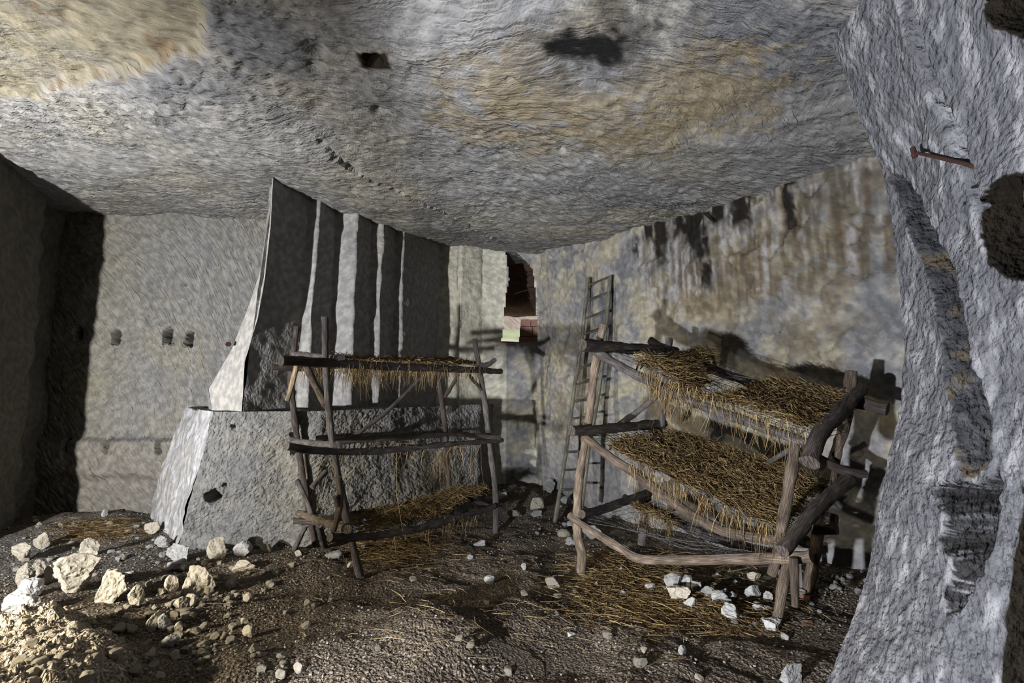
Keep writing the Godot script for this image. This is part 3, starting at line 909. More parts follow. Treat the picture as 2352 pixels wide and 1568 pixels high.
func plank(parent: Node, called: String, a: Vector3, b: Vector3, wide: float, thick: float, tint: Color, face := Vector3.BACK) -> MeshInstance3D:
	var dir := (b - a).normalized()
	var side := dir.cross(face).normalized()
	var nn := side.cross(dir).normalized()
	var rows := maxi(2, int(a.distance_to(b) / 0.08))
	var ring := [Vector2(-1, -.8), Vector2(-.8, -1), Vector2(.8, -1), Vector2(1, -.8), Vector2(1, .8), Vector2(.8, 1), Vector2(-.8, 1), Vector2(-1, .8)]
	var pos := func(i: int, j: int) -> Vector3:
		var q: Vector2 = ring[i % 8]
		var p := a.lerp(b, clampf(float(j - 1) / (rows - 2), 0, 1)) if rows > 2 else a.lerp(b, j / 2.0)
		if j == 0 or j == rows: q *= 0.02
		return p + side * q.x * wide * 0.5 + nn * q.y * thick * 0.5 + side * n_mid.get_noise_3dv(p) * wide * 0.12
	var col := func(p: Vector3, _i: int, _j: int) -> Color: return tint * (1.0 + 0.6 * n_hi.get_noise_3dv(p))
	var uvf := func(p: Vector3, i: int, j: int) -> Vector2: return Vector2(i / 8.0, j * 0.08)
	return put(called, grid(8, rows, pos, col, uvf), M.wood, parent)

func wire(parent: Node, called: String, pts: Array, r: float, mat: Material) -> MeshInstance3D:
	return put(called, tube(spline(pts, 0.06), r, r, 4, Color.WHITE, 0.0, 0.0), mat, parent)

func net(parent: Node, quad: Array, nu: int, nv: int, sag: float, r: float, mat: Material, skew := 0.0) -> void:      # quad: front left, front right, rear right, rear left
	var st := SurfaceTool.new()
	st.begin(Mesh.PRIMITIVE_TRIANGLES)
	var pt := func(u: float, v: float) -> Vector3:
		var p: Vector3 = quad[0].lerp(quad[1], u).lerp(quad[3].lerp(quad[2], u), v)
		p.y -= sag * sin(PI * u) * sin(PI * v)
		return p + Vector3(n_hi.get_noise_3dv(p), n_hi.get_noise_3dv(p * 1.1), n_hi.get_noise_3dv(p * 1.2)) * 0.03
	for dir in 2:
		var many := nu if dir == 0 else nv
		for k in many + 1:
			var pts := []
			for q in 13:
				var f := q / 12.0
				var g := float(k) / many
				pts.append(pt.call(clampf(g + skew * (f - 0.5), 0, 1), f) if dir == 0 else pt.call(f, g))
			st.append_from(tube(PackedVector3Array(pts), r, r, 4, Color.WHITE, 0.0, 0.0), 0, Transform3D())
	var o := put("wire_netting", st.commit(), mat, parent)
	o.set_meta("kind", "stuff")

var sv := PackedVector3Array()
var sn := PackedVector3Array()
var sc := PackedColorArray()
var si := PackedInt32Array()

func strand(p: Vector3, dir: Vector3, length: float, droop: float, r: float, tint: Color) -> void:
	var side := dir.cross(Vector3(0.3, 0.9, 0.2)).normalized()
	var other := dir.cross(side).normalized()
	var first := sv.size()
	for k in 3:
		var f := k / 2.0
		var mid := p + dir * length * f + Vector3(0, -droop * f * f, 0) + side * length * 0.06 * sin(PI * f)
		for i in 3:
			var a := TAU * i / 3.0
			var out := side * cos(a) + other * sin(a)
			sv.append(mid + out * r * (1.0 if k < 2 else 0.5))
			sn.append(out)
			sc.append(tint)
	for k in 2:
		for i in 3:
			var a := first + k * 3 + i
			var b := first + k * 3 + (i + 1) % 3
			si.append_array(PackedInt32Array([a, a + 3, b, b + 3, b, a + 3]))

func straw_tint() -> Color:
	var f := rng.randf()
	var c := Color(0.155, 0.10, 0.042).lerp(Color(0.50, 0.375, 0.19), f * f)
	if rng.randf() < 0.25: c = Color(0.075, 0.05, 0.025)
	return c

func straw_done(called: String, label: String) -> void:
	var o := put(called, arrays_mesh(sv, sn, sc, PackedVector2Array(), si), M.straw)
	tag(o, label, "straw", "", "stuff")
	sv = PackedVector3Array()
	sn = PackedVector3Array()
	sc = PackedColorArray()
	si = PackedInt32Array()

# straw lying on a bed: quad as for net; thick(u, v) in metres, below 0 for none
func straw_bed(quad: Array, count: int, thick: Callable, grain: float) -> void:
	var u_dir: Vector3 = (quad[1] - quad[0]).normalized()
	var v_dir: Vector3 = (quad[3] - quad[0]).normalized()
	var spot_ := func(u: float, v: float) -> Vector3: return quad[0].lerp(quad[1], u).lerp(quad[3].lerp(quad[2], u), v)
	# a thin lumpy thatch under the loose stalks
	var nu := 56
	var nv := 30
	var base := sv.size()
	for j in nv + 1:
		for i in nu + 1:
			var u := float(i) / nu
			var v := float(j) / nv
			var p: Vector3 = spot_.call(u, v)
			var th: float = thick.call(u, v)
			sv.append(p + Vector3(0, maxf(th, 0.0) * 0.72 - 0.01 + n_hi.get_noise_3dv(p) * 0.03, 0))
			sn.append(Vector3.UP)
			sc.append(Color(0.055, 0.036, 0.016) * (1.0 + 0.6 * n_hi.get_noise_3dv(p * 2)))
	for j in nv:
		for i in nu:
			if thick.call((i + 0.5) / nu, (j + 0.5) / nv) > 0.0:
				var a := base + j * (nu + 1) + i
				si.append_array(PackedInt32Array([a, a + nu + 1, a + 1, a + nu + 2, a + 1, a + nu + 1]))
	var made := 0
	var tries := 0
	while made < count and tries < count * 4:
		tries += 1
		var u := rng.randf()
		var v := rng.randf()
		var th: float = thick.call(u, v)
		if th <= 0.0: continue
		made += 1
		var p: Vector3 = spot_.call(u, v)
		p.y += th * rng.randf_range(0.6, 1.0)
		var a := rng.randfn(grain, 0.75)
		var d := (u_dir * cos(a) + v_dir * sin(a) + Vector3(0, rng.randfn(0.03, 0.32), 0)).normalized()
		strand(p - d * 0.08, d, rng.randf_range(0.08, 0.24), rng.randf_range(0.0, 0.03), rng.randf_range(0.0014, 0.0027), straw_tint())

func fringe(a: Vector3, b: Vector3, count: int, shortest: float, longest: float, spread := 0.02) -> void:      # stalks hanging down along an edge
	for k in count:
		var p := a.lerp(b, rng.randf()) + Vector3(rng.randfn(0, spread), rng.randfn(0, 0.015), rng.randfn(0, spread))
		var d := Vector3(rng.randfn(0, 0.25), -1, rng.randfn(0, 0.25)).normalized()
		var f := rng.randf()
		strand(p, d, lerpf(shortest, longest, f * f), 0.0, rng.randf_range(0.0013, 0.0026), straw_tint())

func litter(px: float, py: float, wide: float, tall: float, count: int) -> void:      # straw on the ground, round a pixel
	for k in count:
		var p := ground(px + rng.randfn(0, wide * 0.5), clampf(py + rng.randfn(0, tall * 0.5), maxf(py - tall, 1195), 1600))
		var a := rng.randf() * TAU
		var d := Vector3(cos(a), rng.randfn(0.05, 0.1), sin(a)).normalized()
		strand(p + Vector3(0, rng.randf_range(0.012, 0.035), 0), d, rng.randf_range(0.08, 0.24), 0.015, rng.randf_range(0.0013, 0.0025), straw_tint())

func icosphere(levels: int) -> Array:
	var t := (1.0 + sqrt(5.0)) / 2.0
	var v := [Vector3(-1, t, 0), Vector3(1, t, 0), Vector3(-1, -t, 0), Vector3(1, -t, 0), Vector3(0, -1, t), Vector3(0, 1, t), Vector3(0, -1, -t), Vector3(0, 1, -t), Vector3(t, 0, -1), Vector3(t, 0, 1), Vector3(-t, 0, -1), Vector3(-t, 0, 1)]
	for k in v.size(): v[k] = v[k].normalized()
	var f := [0, 11, 5, 0, 5, 1, 0, 1, 7, 0, 7, 10, 0, 10, 11, 1, 5, 9, 5, 11, 4, 11, 10, 2, 10, 7, 6, 7, 1, 8, 3, 9, 4, 3, 4, 2, 3, 2, 6, 3, 6, 8, 3, 8, 9, 4, 9, 5, 2, 4, 11, 6, 2, 10, 8, 6, 7, 9, 8, 1]
	for q in levels:
		var cache := {}
		var g := []
		for k in range(0, f.size(), 3):
			var m := []
			for e in 3:
				var a: int = f[k + e]
				var b: int = f[k + (e + 1) % 3]
				var key := Vector2i(mini(a, b), maxi(a, b))
				if not cache.has(key):
					cache[key] = v.size()
					v.append(((v[a] + v[b]) * 0.5).normalized())
				m.append(cache[key])
			g.append_array([f[k], m[0], m[2], f[k + 1], m[1], m[0], f[k + 2], m[2], m[1], m[0], m[1], m[2]])
		f = g
	return [v, f]

var balls := []

func boulder(size: Vector3, levels: int, seed_: int, cuts: int, tint: Color, slab := Vector3.ZERO) -> ArrayMesh:      # a broken block of stone resting on y = 0
	var r := RandomNumberGenerator.new()
	r.seed = seed_
	while balls.size() <= levels: balls.append(icosphere(balls.size()))
	var src: Array = balls[levels]
	var planes := []
	for k in cuts:
		var d := Vector3(r.randfn(), r.randfn() * 0.8, r.randfn()).normalized()
		planes.append([d, r.randf_range(0.36, 0.7)])
	if slab != Vector3.ZERO: planes.append([slab.normalized(), 0.3])
	var v := PackedVector3Array()
	var lo := Vector3.ONE * 9
	var hi := -lo
	var off := Vector3(r.randf() * 50, r.randf() * 50, r.randf() * 50)
	for p: Vector3 in src[0]:
		var q := p
		for pl in planes:
			var over: float = q.dot(pl[0]) - pl[1]
			if over > 0: q -= pl[0] * over
		q += p * (n_mid.get_noise_3dv(q * 0.6 + off) * 0.12 + n_hi.get_noise_3dv(q * 0.4 + off) * 0.07)
		v.append(q)
		lo = lo.min(q)
		hi = hi.max(q)
	var st := SurfaceTool.new()
	st.begin(Mesh.PRIMITIVE_TRIANGLES)
	st.set_smooth_group(-1)
	for k in src[1]:
		var q := (v[k] - (lo + hi) * 0.5) / (hi - lo) * size
		q.y += size.y * 0.42
		st.set_color(tint * (1.0 + 0.35 * n_hi.get_noise_3dv(v[k] * 0.6 + off)))
		st.add_vertex(q)
	st.generate_normals()
	return st.commit()

const LIME := Color(0.33, 0.30, 0.245)
const CHALK := Color(0.31, 0.307, 0.303)

func rock(px: float, py: float, w: float, h: float, seed_: int, tint: Color, label: String, group := "", slab := Vector3.ZERO, lift := 0.0) -> void:
	var p := ground(px, py + h * 0.45)
	var m := -p.z / FOCAL
	var size := Vector3(w, h * 1.05, (w + h) * 0.42) * m
	var levels := 4 if w > 45 else 3 if w > 20 else 2
	var o := put("rock", boulder(size, levels, seed_, 7, tint, slab), M.stone)
	o.position = p + Vector3(0, lift * m - size.y * 0.04, -size.z * 0.3)
	tag(o, label, "rock", group)

func build_things() -> void:
	left_bunk()
	right_bunk()
	ladder()
	rubble()
	small_things()

func left_bunk() -> void:
	var fl := ground(828, 1325)
	var fr := ground(1138, 1224)
	var rl := ground(725, 1256)
	var rr := Vector3(-0.80, floor_y(-0.8, -7.25), -7.25)
	var t := thing("bunk_bed", "left bunk bed of rough dark poles in three tiers, before the stone bench", "bunk bed", (fl + fr + rl + rr) * 0.25)
	# posts
	pole(t, "post", run([[747, 728], [749, 850], [757, 960], [765, 1021], [776, 1090], [785, 1130], [797, 1190], [810, 1250], [828, 1327]], fl, fr), 0.031, 0.034, GREYWOOD)
	pole(t, "post", run([[682, 750], [676, 800], [669, 870], [674, 940], [682, 1000], [690, 1060], [700, 1115], [712, 1190], [725, 1258]], rl, rr), 0.034, 0.036, DARK * 1.3)
	pole(t, "post", run([[1090, 778], [1098, 830], [1108, 890], [1119, 965], [1127, 1040], [1136, 1110], [1139, 1170], [1138, 1226]], fl, fr), 0.032, 0.036, GREYWOOD)
	pole(t, "post", run([[1004, 822], [1012, 900], [1022, 980], [1027, 1060], [1034, 1140], [1040, 1205]], rl, rr), 0.034, 0.036, DARK * 1.3)
	# top tier
	pole(t, "rail", run([[636, 829], [700, 831], [757, 833], [900, 843], [1040, 848], [1142, 853]], fl, fr, 0.055), 0.042, 0.034, DARK)
	pole(t, "rail", run([[622, 843], [700, 846], [800, 838], [1000, 836], [1040, 834]], rl, rr, 0.06), 0.036, 0.034, DARK)
	pole(t, "crosspiece", [at(676, 813, 6.05), at(757, 822, 4.95), at(786, 819, 4.7)], 0.034, 0.034, GREYWOOD * 1.3)
	pole(t, "crosspiece", [at(1031, 822, 7.3), at(1108, 838, 6.6), at(1136, 826, 6.35)], 0.03, 0.03, GREYWOOD)
	pole(t, "brace", [at(681, 838, 5.75), at(672, 880, 5.75), at(660, 920, 5.75)], 0.026, 0.026, HONEY, "pale peeled brace below the top rail")
	pole(t, "brace", [at(702, 838, 5.5), at(726, 888, 5.2), at(750, 932, 4.9)], 0.034, 0.034, BROWN)
	pole(t, "brace", run([[1076, 860], [1106, 895]], fl, fr), 0.022, 0.022, GREYWOOD)
	pole(t, "brace", run([[1018, 912], [1050, 860]], rl, rr, 0.05), 0.026, 0.024, DARK * 1.3)
	pole(t, "brace", run([[808, 999], [880, 945], [957, 871]], rl, rr, 0.12), 0.028, 0.024, GREYWOOD * 1.1, "long thin diagonal brace behind the bed")
	# middle tier
	pole(t, "rail", run([[650, 1024], [700, 1033], [760, 1036], [817, 1037], [906, 1031], [1008, 1021], [1115, 1013], [1146, 1010]], fl, fr, 0.05), 0.034, 0.03, GREYWOOD * 0.9)
	pole(t, "rail", run([[690, 1022], [768, 1014], [855, 1008], [960, 1002], [1056, 993]], rl, rr, 0.05), 0.03, 0.03, GREYWOOD * 0.8)
	pole(t, "crosspiece", [at(664, 1010, 6.0), at(720, 1018, 5.4), at(772, 1021, 4.85)], 0.032, 0.034, GREYWOOD * 1.2)
	pole(t, "crosspiece", [at(1028, 990, 7.25), at(1075, 999, 6.95), at(1146, 1005, 6.5)], 0.03, 0.034, DARK * 1.2)
	pole(t, "stick", [at(697, 1028, 5.8), at(706, 1100, 5.8)], 0.013, 0.010, BARE, "thin pale stick")
	# lower tier
	pole(t, "crosspiece", [at(686, 1178, 5.9), at(728, 1192, 5.5), at(798, 1216, 4.87)], 0.034, 0.04, BARE * 0.8, "half-peeled log end rail")
	plank(t, "board", at(676, 1195, 5.8), at(735, 1201, 5.6), 0.06, 0.03, DARK)
	pole(t, "rail", run([[748, 1233], [804, 1233], [863, 1227], [957, 1211], [1034, 1189], [1110, 1168], [1128, 1160]], fl, fr, 0.05), 0.038, 0.03, DARK * 1.2)
	pole(t, "rail", run([[690, 1198], [800, 1180], [900, 1163], [1040, 1140]], rl, rr, 0.05), 0.034, 0.03, DARK)
	pole(t, "crosspiece", [on(1040, 1135, rl, rr), on(1138, 1166, fl, fr)], 0.03, 0.03, DARK)
	pole(t, "stick", [at(683, 1104, 5.7), at(705, 1150, 5.68), at(722, 1200, 5.65)], 0.026, 0.022, GREYWOOD * 1.2)
	pole(t, "stick", run([[764, 1094], [770, 1140], [764, 1180], [753, 1218]], fl, fr, 0.07), 0.03, 0.022, BROWN)
	pole(t, "stick", run([[755, 1137], [762, 1160]], fl, fr, 0.08), 0.022, 0.02, BROWN)
	pole(t, "stick", run([[733, 1122], [766, 1084]], fl, fr, -0.1), 0.024, 0.022, GREYWOOD * 1.2)
	pole(t, "prop", [at(703, 1205, 5.85), ground(676, 1262)], 0.026, 0.03, GREYWOOD * 1.7, "pale prop leaning at the foot")
	pole(t, "prop", [at(733, 1205, 5.6), ground(746, 1258)], 0.034, 0.034, GREYWOOD)
	# string wrapped round the middle rail
	for k in 9:
		var x := 815 + k * 33.0
		var c := on(x, 1036 - (x - 815) * 0.072, fl, fr) + Vector3(0.02, 0, 0.05)
		var loop := []
		for q in 8:
			var a := TAU * q / 7.0
			loop.append(c + Vector3(0.012 * q / 7.0, 0.042 * cos(a), 0.042 * sin(a)))
		wire(t, "string", loop, 0.004, M.string_)
	for q in [[[738, 812], [750, 822], [760, 815], [745, 808]], [[1092, 838], [1104, 842], [1112, 838], [1100, 846]]]:
		wire(t, "string", run(q, fl, fr, 0.12), 0.004, M.wire)
	# straw
	var quad := [on(762, 832, fl, fr), on(1112, 846, fl, fr), on(1030, 836, rl, rr), on(690, 836, rl, rr)]
	var up := Vector3(0, 0.03, 0)
	for k in 4: quad[k] += up
	straw_bed(quad, 1800, func(u: float, v: float) -> float: return 0.05 if u > 0.04 else -1.0, 1.3)
	fringe(on(785, 836, fl, fr) + Vector3(0.02, 0.02, 0.06), on(1105, 848, fl, fr) + Vector3(0.02, 0.02, 0.06), 330, 0.05, 0.30, 0.03)
	fringe(on(715, 850, rl, rr) + Vector3(0, 0, 0.3), on(1030, 848, rl, rr) + Vector3(0, 0, 0.3), 420, 0.05, 0.22, 0.12)
	fringe(on(800, 838, fl, fr) + Vector3(0.02, 0.02, 0.08), on(880, 842, fl, fr) + Vector3(0.02, 0.02, 0.08), 60, 0.15, 0.38, 0.03)
	straw_done("straw_bedding", "dry straw hanging in a fringe from the top tier of the left bunk")
	fringe(on(890, 1034, fl, fr) + Vector3(0, 0, 0.07), on(1110, 1014, fl, fr) + Vector3(0, 0, 0.07), 36, 0.1, 0.75)
	fringe(on(735, 1040, fl, fr), on(830, 1038, fl, fr), 12, 0.1, 0.4, 0.08)
	fringe(on(1005, 1040, rl, rr), on(1020, 1040, rl, rr), 40, 0.2, 0.5, 0.03)
	fringe(on(715, 1040, rl, rr), on(725, 1040, rl, rr), 4, 0.4, 0.75, 0.03)
	for k in 60:
		var p := on(rng.randf_range(800, 1100), 1030, fl, fr) + Vector3(0.1, rng.randf_range(0.0, 0.05), -rng.randf() * 0.5)
		strand(p, Vector3(rng.randfn(), 0.1, rng.randfn()).normalized(), 0.2, 0.02, 0.002, straw_tint())
	straw_done("straw_wisps", "a few long wisps of straw dangling from the middle tier of the left bunk")
	quad = [on(800, 1230, fl, fr), on(1128, 1158, fl, fr), on(1040, 1138, rl, rr), on(700, 1196, rl, rr)]
	straw_bed(quad, 2600, func(u: float, v: float) -> float: return 0.02 + 0.2 * smooth(0.55, 0.85, u) * smooth(1.2, 0.3, v) if u > 0.05 + 0.3 * n_mid.get_noise_2d(u * 2, v * 2) + 0.2 * v else -1.0, 0.5)
	fringe(on(900, 1222, fl, fr) + Vector3(0, 0, 0.06), on(1110, 1166, fl, fr) + Vector3(0, 0, 0.06), 90, 0.05, 0.3)
	straw_done("straw_bedding", "straw on the lowest tier of the left bunk, heaped at its right end")

func right_bunk() -> void:
	var fl := ground(1332, 1322)
	var fr := ground(1779, 1438)
	var rl := Vector3(1.43, floor_y(1.43, -5.95), -5.95)
	var rr := Vector3(2.50, floor_y(2.5, -4.67), -4.67)
	var t := thing("bunk_bed", "right bunk bed of stout poles, deep in straw, against the stained wall", "bunk bed", (fl + fr + rl + rr) * 0.25)
	# posts
	pole(t, "post", run([[1386, 744], [1374, 800], [1363, 870], [1354, 950], [1343, 1020], [1331, 1090], [1326, 1180], [1327, 1235], [1337, 1270], [1334, 1324]], fl, fr), 0.036, 0.042, BARE, "smooth pale brown corner post")
	plank(t, "foot_wedge", ground(1322, 1326) + Vector3(0, 0.0, 0.04), ground(1334, 1308) + Vector3(0, 0.1, 0.03), 0.07, 0.05, DARK)
	pole(t, "post", run([[1537, 775], [1530, 850], [1524, 915], [1519, 985], [1500, 1060], [1488, 1120], [1478, 1190], [1474, 1250]], rl, rr), 0.04, 0.045, GREYWOOD)
	pole(t, "post", run([[1828, 1012], [1818, 1090], [1801, 1190], [1783, 1290], [1774, 1318]], fl, fr, 0.02), 0.042, 0.034, BROWN * 1.2)
	pole(t, "post", run([[1806, 1262], [1797, 1330], [1788, 1390], [1779, 1438]], fl, fr, -0.03), 0.036, 0.036, BROWN * 1.2)
	pole(t, "post", run([[1956, 851], [1950, 910], [1938, 985], [1920, 1040], [1902, 1108], [1885, 1190], [1868, 1290], [1852, 1372]], rl, rr), 0.044, 0.05, BROWN)
	pole(t, "post", run([[1822, 1280], [1825, 1330], [1826, 1392]], rl, fr, 0.0), 0.026, 0.026, BROWN)
	plank(t, "board", ground(1838, 1352), ground(1838, 1352) + Vector3(0.0, 0.3, -0.02), 0.05, 0.02, CHALK * 0.8)
	# top tier
	pole(t, "crosspiece", [at(1338, 792, 4.85), at(1400, 797, 5.1), at(1470, 801, 5.4), at(1552, 806, 5.8)], 0.056, 0.05, DARK * 0.9)
	pole(t, "rail", run([[1366, 802], [1420, 836], [1480, 868], [1600, 925], [1730, 972], [1855, 1016]], fl, fr, 0.03), 0.04, 0.036, GREYWOOD * 0.9)
	pole(t, "rail", run([[1500, 782], [1560, 815], [1640, 848], [1700, 868], [1760, 892], [1850, 910], [1950, 920], [2044, 940]], rl, rr, 0.05), 0.044, 0.05, DARK)
	pole(t, "crosspiece", [at(1857, 1062, 3.7), at(1882, 1000, 3.85), at(1942, 932, 4.15), at(1980, 893, 4.35)], 0.062, 0.05, DARK * 1.1)
	pole(t, "brace", run([[1438, 976], [1480, 945], [1526, 908]], rl, rr, 0.12), 0.034, 0.034, GREYWOOD)
	pole(t, "brace", run([[1745, 1078], [1785, 1055], [1826, 1030]], rl, rr, 0.1), 0.02, 0.024, GREYWOOD * 1.2)
	# middle tier
	pole(t, "crosspiece", [at(1312, 990, 4.95), at(1380, 985, 5.2), at(1525, 972, 5.85)], 0.05, 0.045, DARK)
	pole(t, "rail", run([[1345, 1002], [1400, 1045], [1450, 1078], [1520, 1130], [1600, 1185], [1680, 1222], [1790, 1238]], fl, fr, 0.03), 0.042, 0.036, BROWN * 1.25)
	pole(t, "rail", run([[1500, 985], [1600, 1022], [1700, 1055], [1800, 1085], [1880, 1050 + 55], [1915, 1112]], rl, rr, 0.04), 0.04, 0.036, DARK)
	pole(t, "rail", [at(1872, 1046, 4.4), at(1920, 1074, 4.4), at(1952, 1084, 4.4), at(1988, 1087, 4.4)], 0.034, 0.034, DARK)
	pole(t, "crosspiece", [at(1796, 1267, 3.78), at(1838, 1212, 3.95), at(1885, 1157, 4.15), at(1948, 1103, 4.4)], 0.05, 0.056, DARK * 1.2)
	plank(t, "board", on(1912, 1145, rl, rr), on(1948, 1138, rl, rr), 0.06, 0.04, CHALK * 0.7)
	plank(t, "brace", on(1530, 1166, rl, rr) + Vector3(0, 0, 0.2), on(1572, 1145, rl, rr) + Vector3(0, 0, 0.1), 0.06, 0.03, GREYWOOD)
	pole(t, "crosspiece", run([[1880, 1185], [1922, 1192]], rl, rr, 0.0), 0.05, 0.05, DARK)
	pole(t, "crosspiece", run([[1880, 1214], [1922, 1214]], rl, rr, 0.0), 0.05, 0.05, DARK)
	# lowest tier
	pole(t, "rail", run([[1312, 1182], [1345, 1206], [1400, 1240], [1440, 1262], [1470, 1280], [1560, 1284], [1700, 1281], [1800, 1279], [1866, 1275]], fl, fr, 0.03), 0.036, 0.04, BARE * 0.85, "bent pale front rail, nearest the floor")
	pole(t, "rail", run([[1440, 1142], [1500, 1165], [1560, 1195], [1640, 1232], [1760, 1262], [1840, 1280]], rl, rr, 0.05), 0.045, 0.045, GREYWOOD * 0.7)
	pole(t, "crosspiece", [at(1336, 1181, 5.05), at(1395, 1166, 5.4), at(1492, 1130, 5.9)], 0.04, 0.045, DARK)
	pole(t, "crosspiece", [on(1815, 1250, fl, fr) + Vector3(0.05, 0, -0.1), on(1851, 1258, fl, fr) + Vector3(0.1, 0, -0.15)], 0.045, 0.045, BROWN * 1.4)
	# wire
	net(t, [on(1380, 800, fl, fr), on(1850, 1005, fl, fr), on(1940, 915, rl, rr), on(1550, 803, rl, rr)], 26, 12, 0.12, 0.0022, M.wire, 0.05)
	net(t, [on(1356, 1000, fl, fr), on(1800, 1232, fl, fr), on(1890, 1108, rl, rr), on(1512, 978, rl, rr)], 30, 14, 0.05, 0.0026, M.green_wire, 0.04)
	net(t, [on(1340, 1196, fl, fr), on(1800, 1280, fl, fr), on(1830, 1278, rl, rr), on(1470, 1138, rl, rr)], 24, 12, 0.16, 0.0022, M.wire, 0.05)
	wire(t, "wire", run([[1632, 838], [1660, 850], [1700, 862], [1740, 870], [1800, 885], [1860, 908], [1905, 908], [1950, 893]], rl, rr, 0.12), 0.004, M.wire)
	wire(t, "wire", run([[1340, 1192], [1380, 1215], [1420, 1238], [1470, 1268], [1530, 1273], [1640, 1271], [1760, 1266]], fl, fr, 0.06), 0.004, M.wire)
	for k in 8:
		wire(t, "wire", [on(1858 + k * 10, 1008 - k * 12, fl, fr) + Vector3(0.0, 0, 0.08 - 0.03 * k), on(1915 + k * 5, 990 - k * 10, rl, rr) + Vector3(0, 0, 0.15)], 0.0028, M.wire)
	for k in 7:
		var x := 1655 + k * 38.0
		var c := on(x, 855 + k * 9.5, rl, rr) + Vector3(0, 0, 0.06)
		var loop := []
		for q in 8: loop.append(c + Vector3(0.01 * q / 7.0, 0.052 * cos(TAU * q / 7.0), 0.052 * sin(TAU * q / 7.0)))
		wire(t, "wire", loop, 0.0028, M.wire)
	# straw on the top tier
	var quad := [on(1392, 822, fl, fr), on(1850, 1008, fl, fr), on(1950, 925, rl, rr), on(1545, 812, rl, rr)]
	var top := func(u: float, v: float) -> float:
		var e := n_mid.get_noise_2d(u * 1.6, v) * 0.12
		if u < 0.17 + 0.02 * v + e * 0.5: return -1.0
		if Vector2((u - 0.48) / 0.17, (v - 0.80) / 0.30).length() < 1.0 + e * 2.0: return -1.0
		if v > 0.9 and u > 0.3: return -1.0
		var h := 0.015 + 0.17 * smooth(0.14, 0.24, u) * smooth(0.5, 0.3, u) + 0.12 * smooth(0.55, 0.75, u)
		return h - 0.05 * sin(PI * v)
	straw_bed(quad, 5200, top, 0.5)
	fringe(on(1475, 868, fl, fr) + Vector3(0, 0.05, 0.05), on(1850, 1012, fl, fr) + Vector3(0, 0.05, 0.05), 420, 0.06, 0.30, 0.03)
	fringe(on(1480, 862, fl, fr) + Vector3(0, 0.06, 0.06), on(1560, 905, fl, fr) + Vector3(0, 0.04, 0.06), 130, 0.15, 0.42, 0.03)
	fringe(on(1640, 880, rl, rr), on(1760, 915, rl, rr), 60, 0.1, 0.25, 0.05)
	straw_done("straw_bedding", "brown straw on the sagging top tier of the right bunk, with a hole near the wall")
	quad = [on(1362, 1016, fl, fr), on(1800, 1232, fl, fr), on(1880, 1108, rl, rr), on(1514, 984, rl, rr)]
	var mid := func(u: float, v: float) -> float:
		var e := n_mid.get_noise_2d(u * 1.6, v * 1.6) * 0.1
		if u < 0.035 + 0.13 * v + e: return -1.0
		return 0.06 + e * 0.3
	straw_bed(quad, 8000, mid, -0.3)
	fringe(on(1440, 1068, fl, fr) + Vector3(0, 0.03, 0.05), on(1800, 1238, fl, fr) + Vector3(0, 0.03, 0.05), 420, 0.05, 0.28, 0.03)
	straw_done("straw_bedding", "thick golden straw covering the wide middle tier of the right bunk")
	quad = [on(1440, 1205, fl, fr) + Vector3(0.2, 0, -0.55), on(1530, 1240, fl, fr) + Vector3(0.2, 0, -0.55), on(1545, 1205, rl, rr), on(1470, 1165, rl, rr)]
	straw_bed(quad, 1100, func(u: float, v: float) -> float: return 0.09 * (1.0 - 0.5 * absf(u - 0.5)), 0.6)
	fringe(quad[0], quad[1], 90, 0.05, 0.25, 0.04)
	straw_done("straw_bedding", "small bundle of straw caught in the netting of the lowest tier of the right bunk")

func ladder() -> void:
	var base := ground(1276, 1200)
	var t := thing("ladder", "tall weathered grey wooden ladder leaning on the far wall behind the right bunk", "ladder", base)
	var lt := on(1351, 638, Vector3(1.4, 0, -7.72), Vector3(3.1, 0, -5.15)) + Vector3(-0.05, 0, 0.1)
	var rt := on(1402, 633, Vector3(1.4, 0, -7.72), Vector3(3.1, 0, -5.15)) + Vector3(-0.05, 0, 0.1)
	var lp := []
	var rp := []
	for q in [[1274, 1200], [1292, 1090], [1305, 1000], [1318, 900], [1336, 780], [1351, 638]]:
		lp.append(at(q[0], q[1], lerpf(-base.z, -lt.z, (1200 - q[1]) / 562.0)))
	for q in [[1335, 1170], [1352, 1030], [1365, 960], [1379, 870], [1390, 770], [1402, 633]]:
		rp.append(at(q[0], q[1], lerpf(7.05, -rt.z, (1170 - q[1]) / 537.0)))
	for side in [lp, rp]:
		var pts := spline(side, 0.08)
		var pos := func(i: int, j: int) -> Vector3:
			var c := [Vector2(-1, -1), Vector2(1, -1), Vector2(1, 1), Vector2(-1, 1)]
			var q: Vector2 = c[i % 4]
			return pts[j] + Vector3(0.024 * q.x, 0, 0.035 * q.y)
		var col := func(p: Vector3, _i: int, _j: int) -> Color: return Color(0.25, 0.25, 0.20) * (1.0 + 0.7 * n_hi.get_noise_3dv(p))
		var uvf := func(_p: Vector3, i: int, j: int) -> Vector2: return Vector2(i / 4.0, j * 0.08)
		var m := grid(4, pts.size() - 1, pos, col, uvf)
		put("rail", m, M.wood, t)
	var sl := spline(lp, 0.02)
	var sr := spline(rp, 0.02)
	for k in 13:
		var a := sl[int((0.13 + k * 0.0685) * (sl.size() - 1))]
		var b := a
		var best := 9.0
		for p in sr:           # the point of the other rail a touch higher
			var e := absf(p.y - a.y - 0.05)
			if e < best:
				best = e
				b = p
		put("rung", tube(PackedVector3Array([a, a.lerp(b, 0.5), b]), 0.016, 0.016, 8, Color(0.17, 0.16, 0.13), 0.4), M.wood, t)

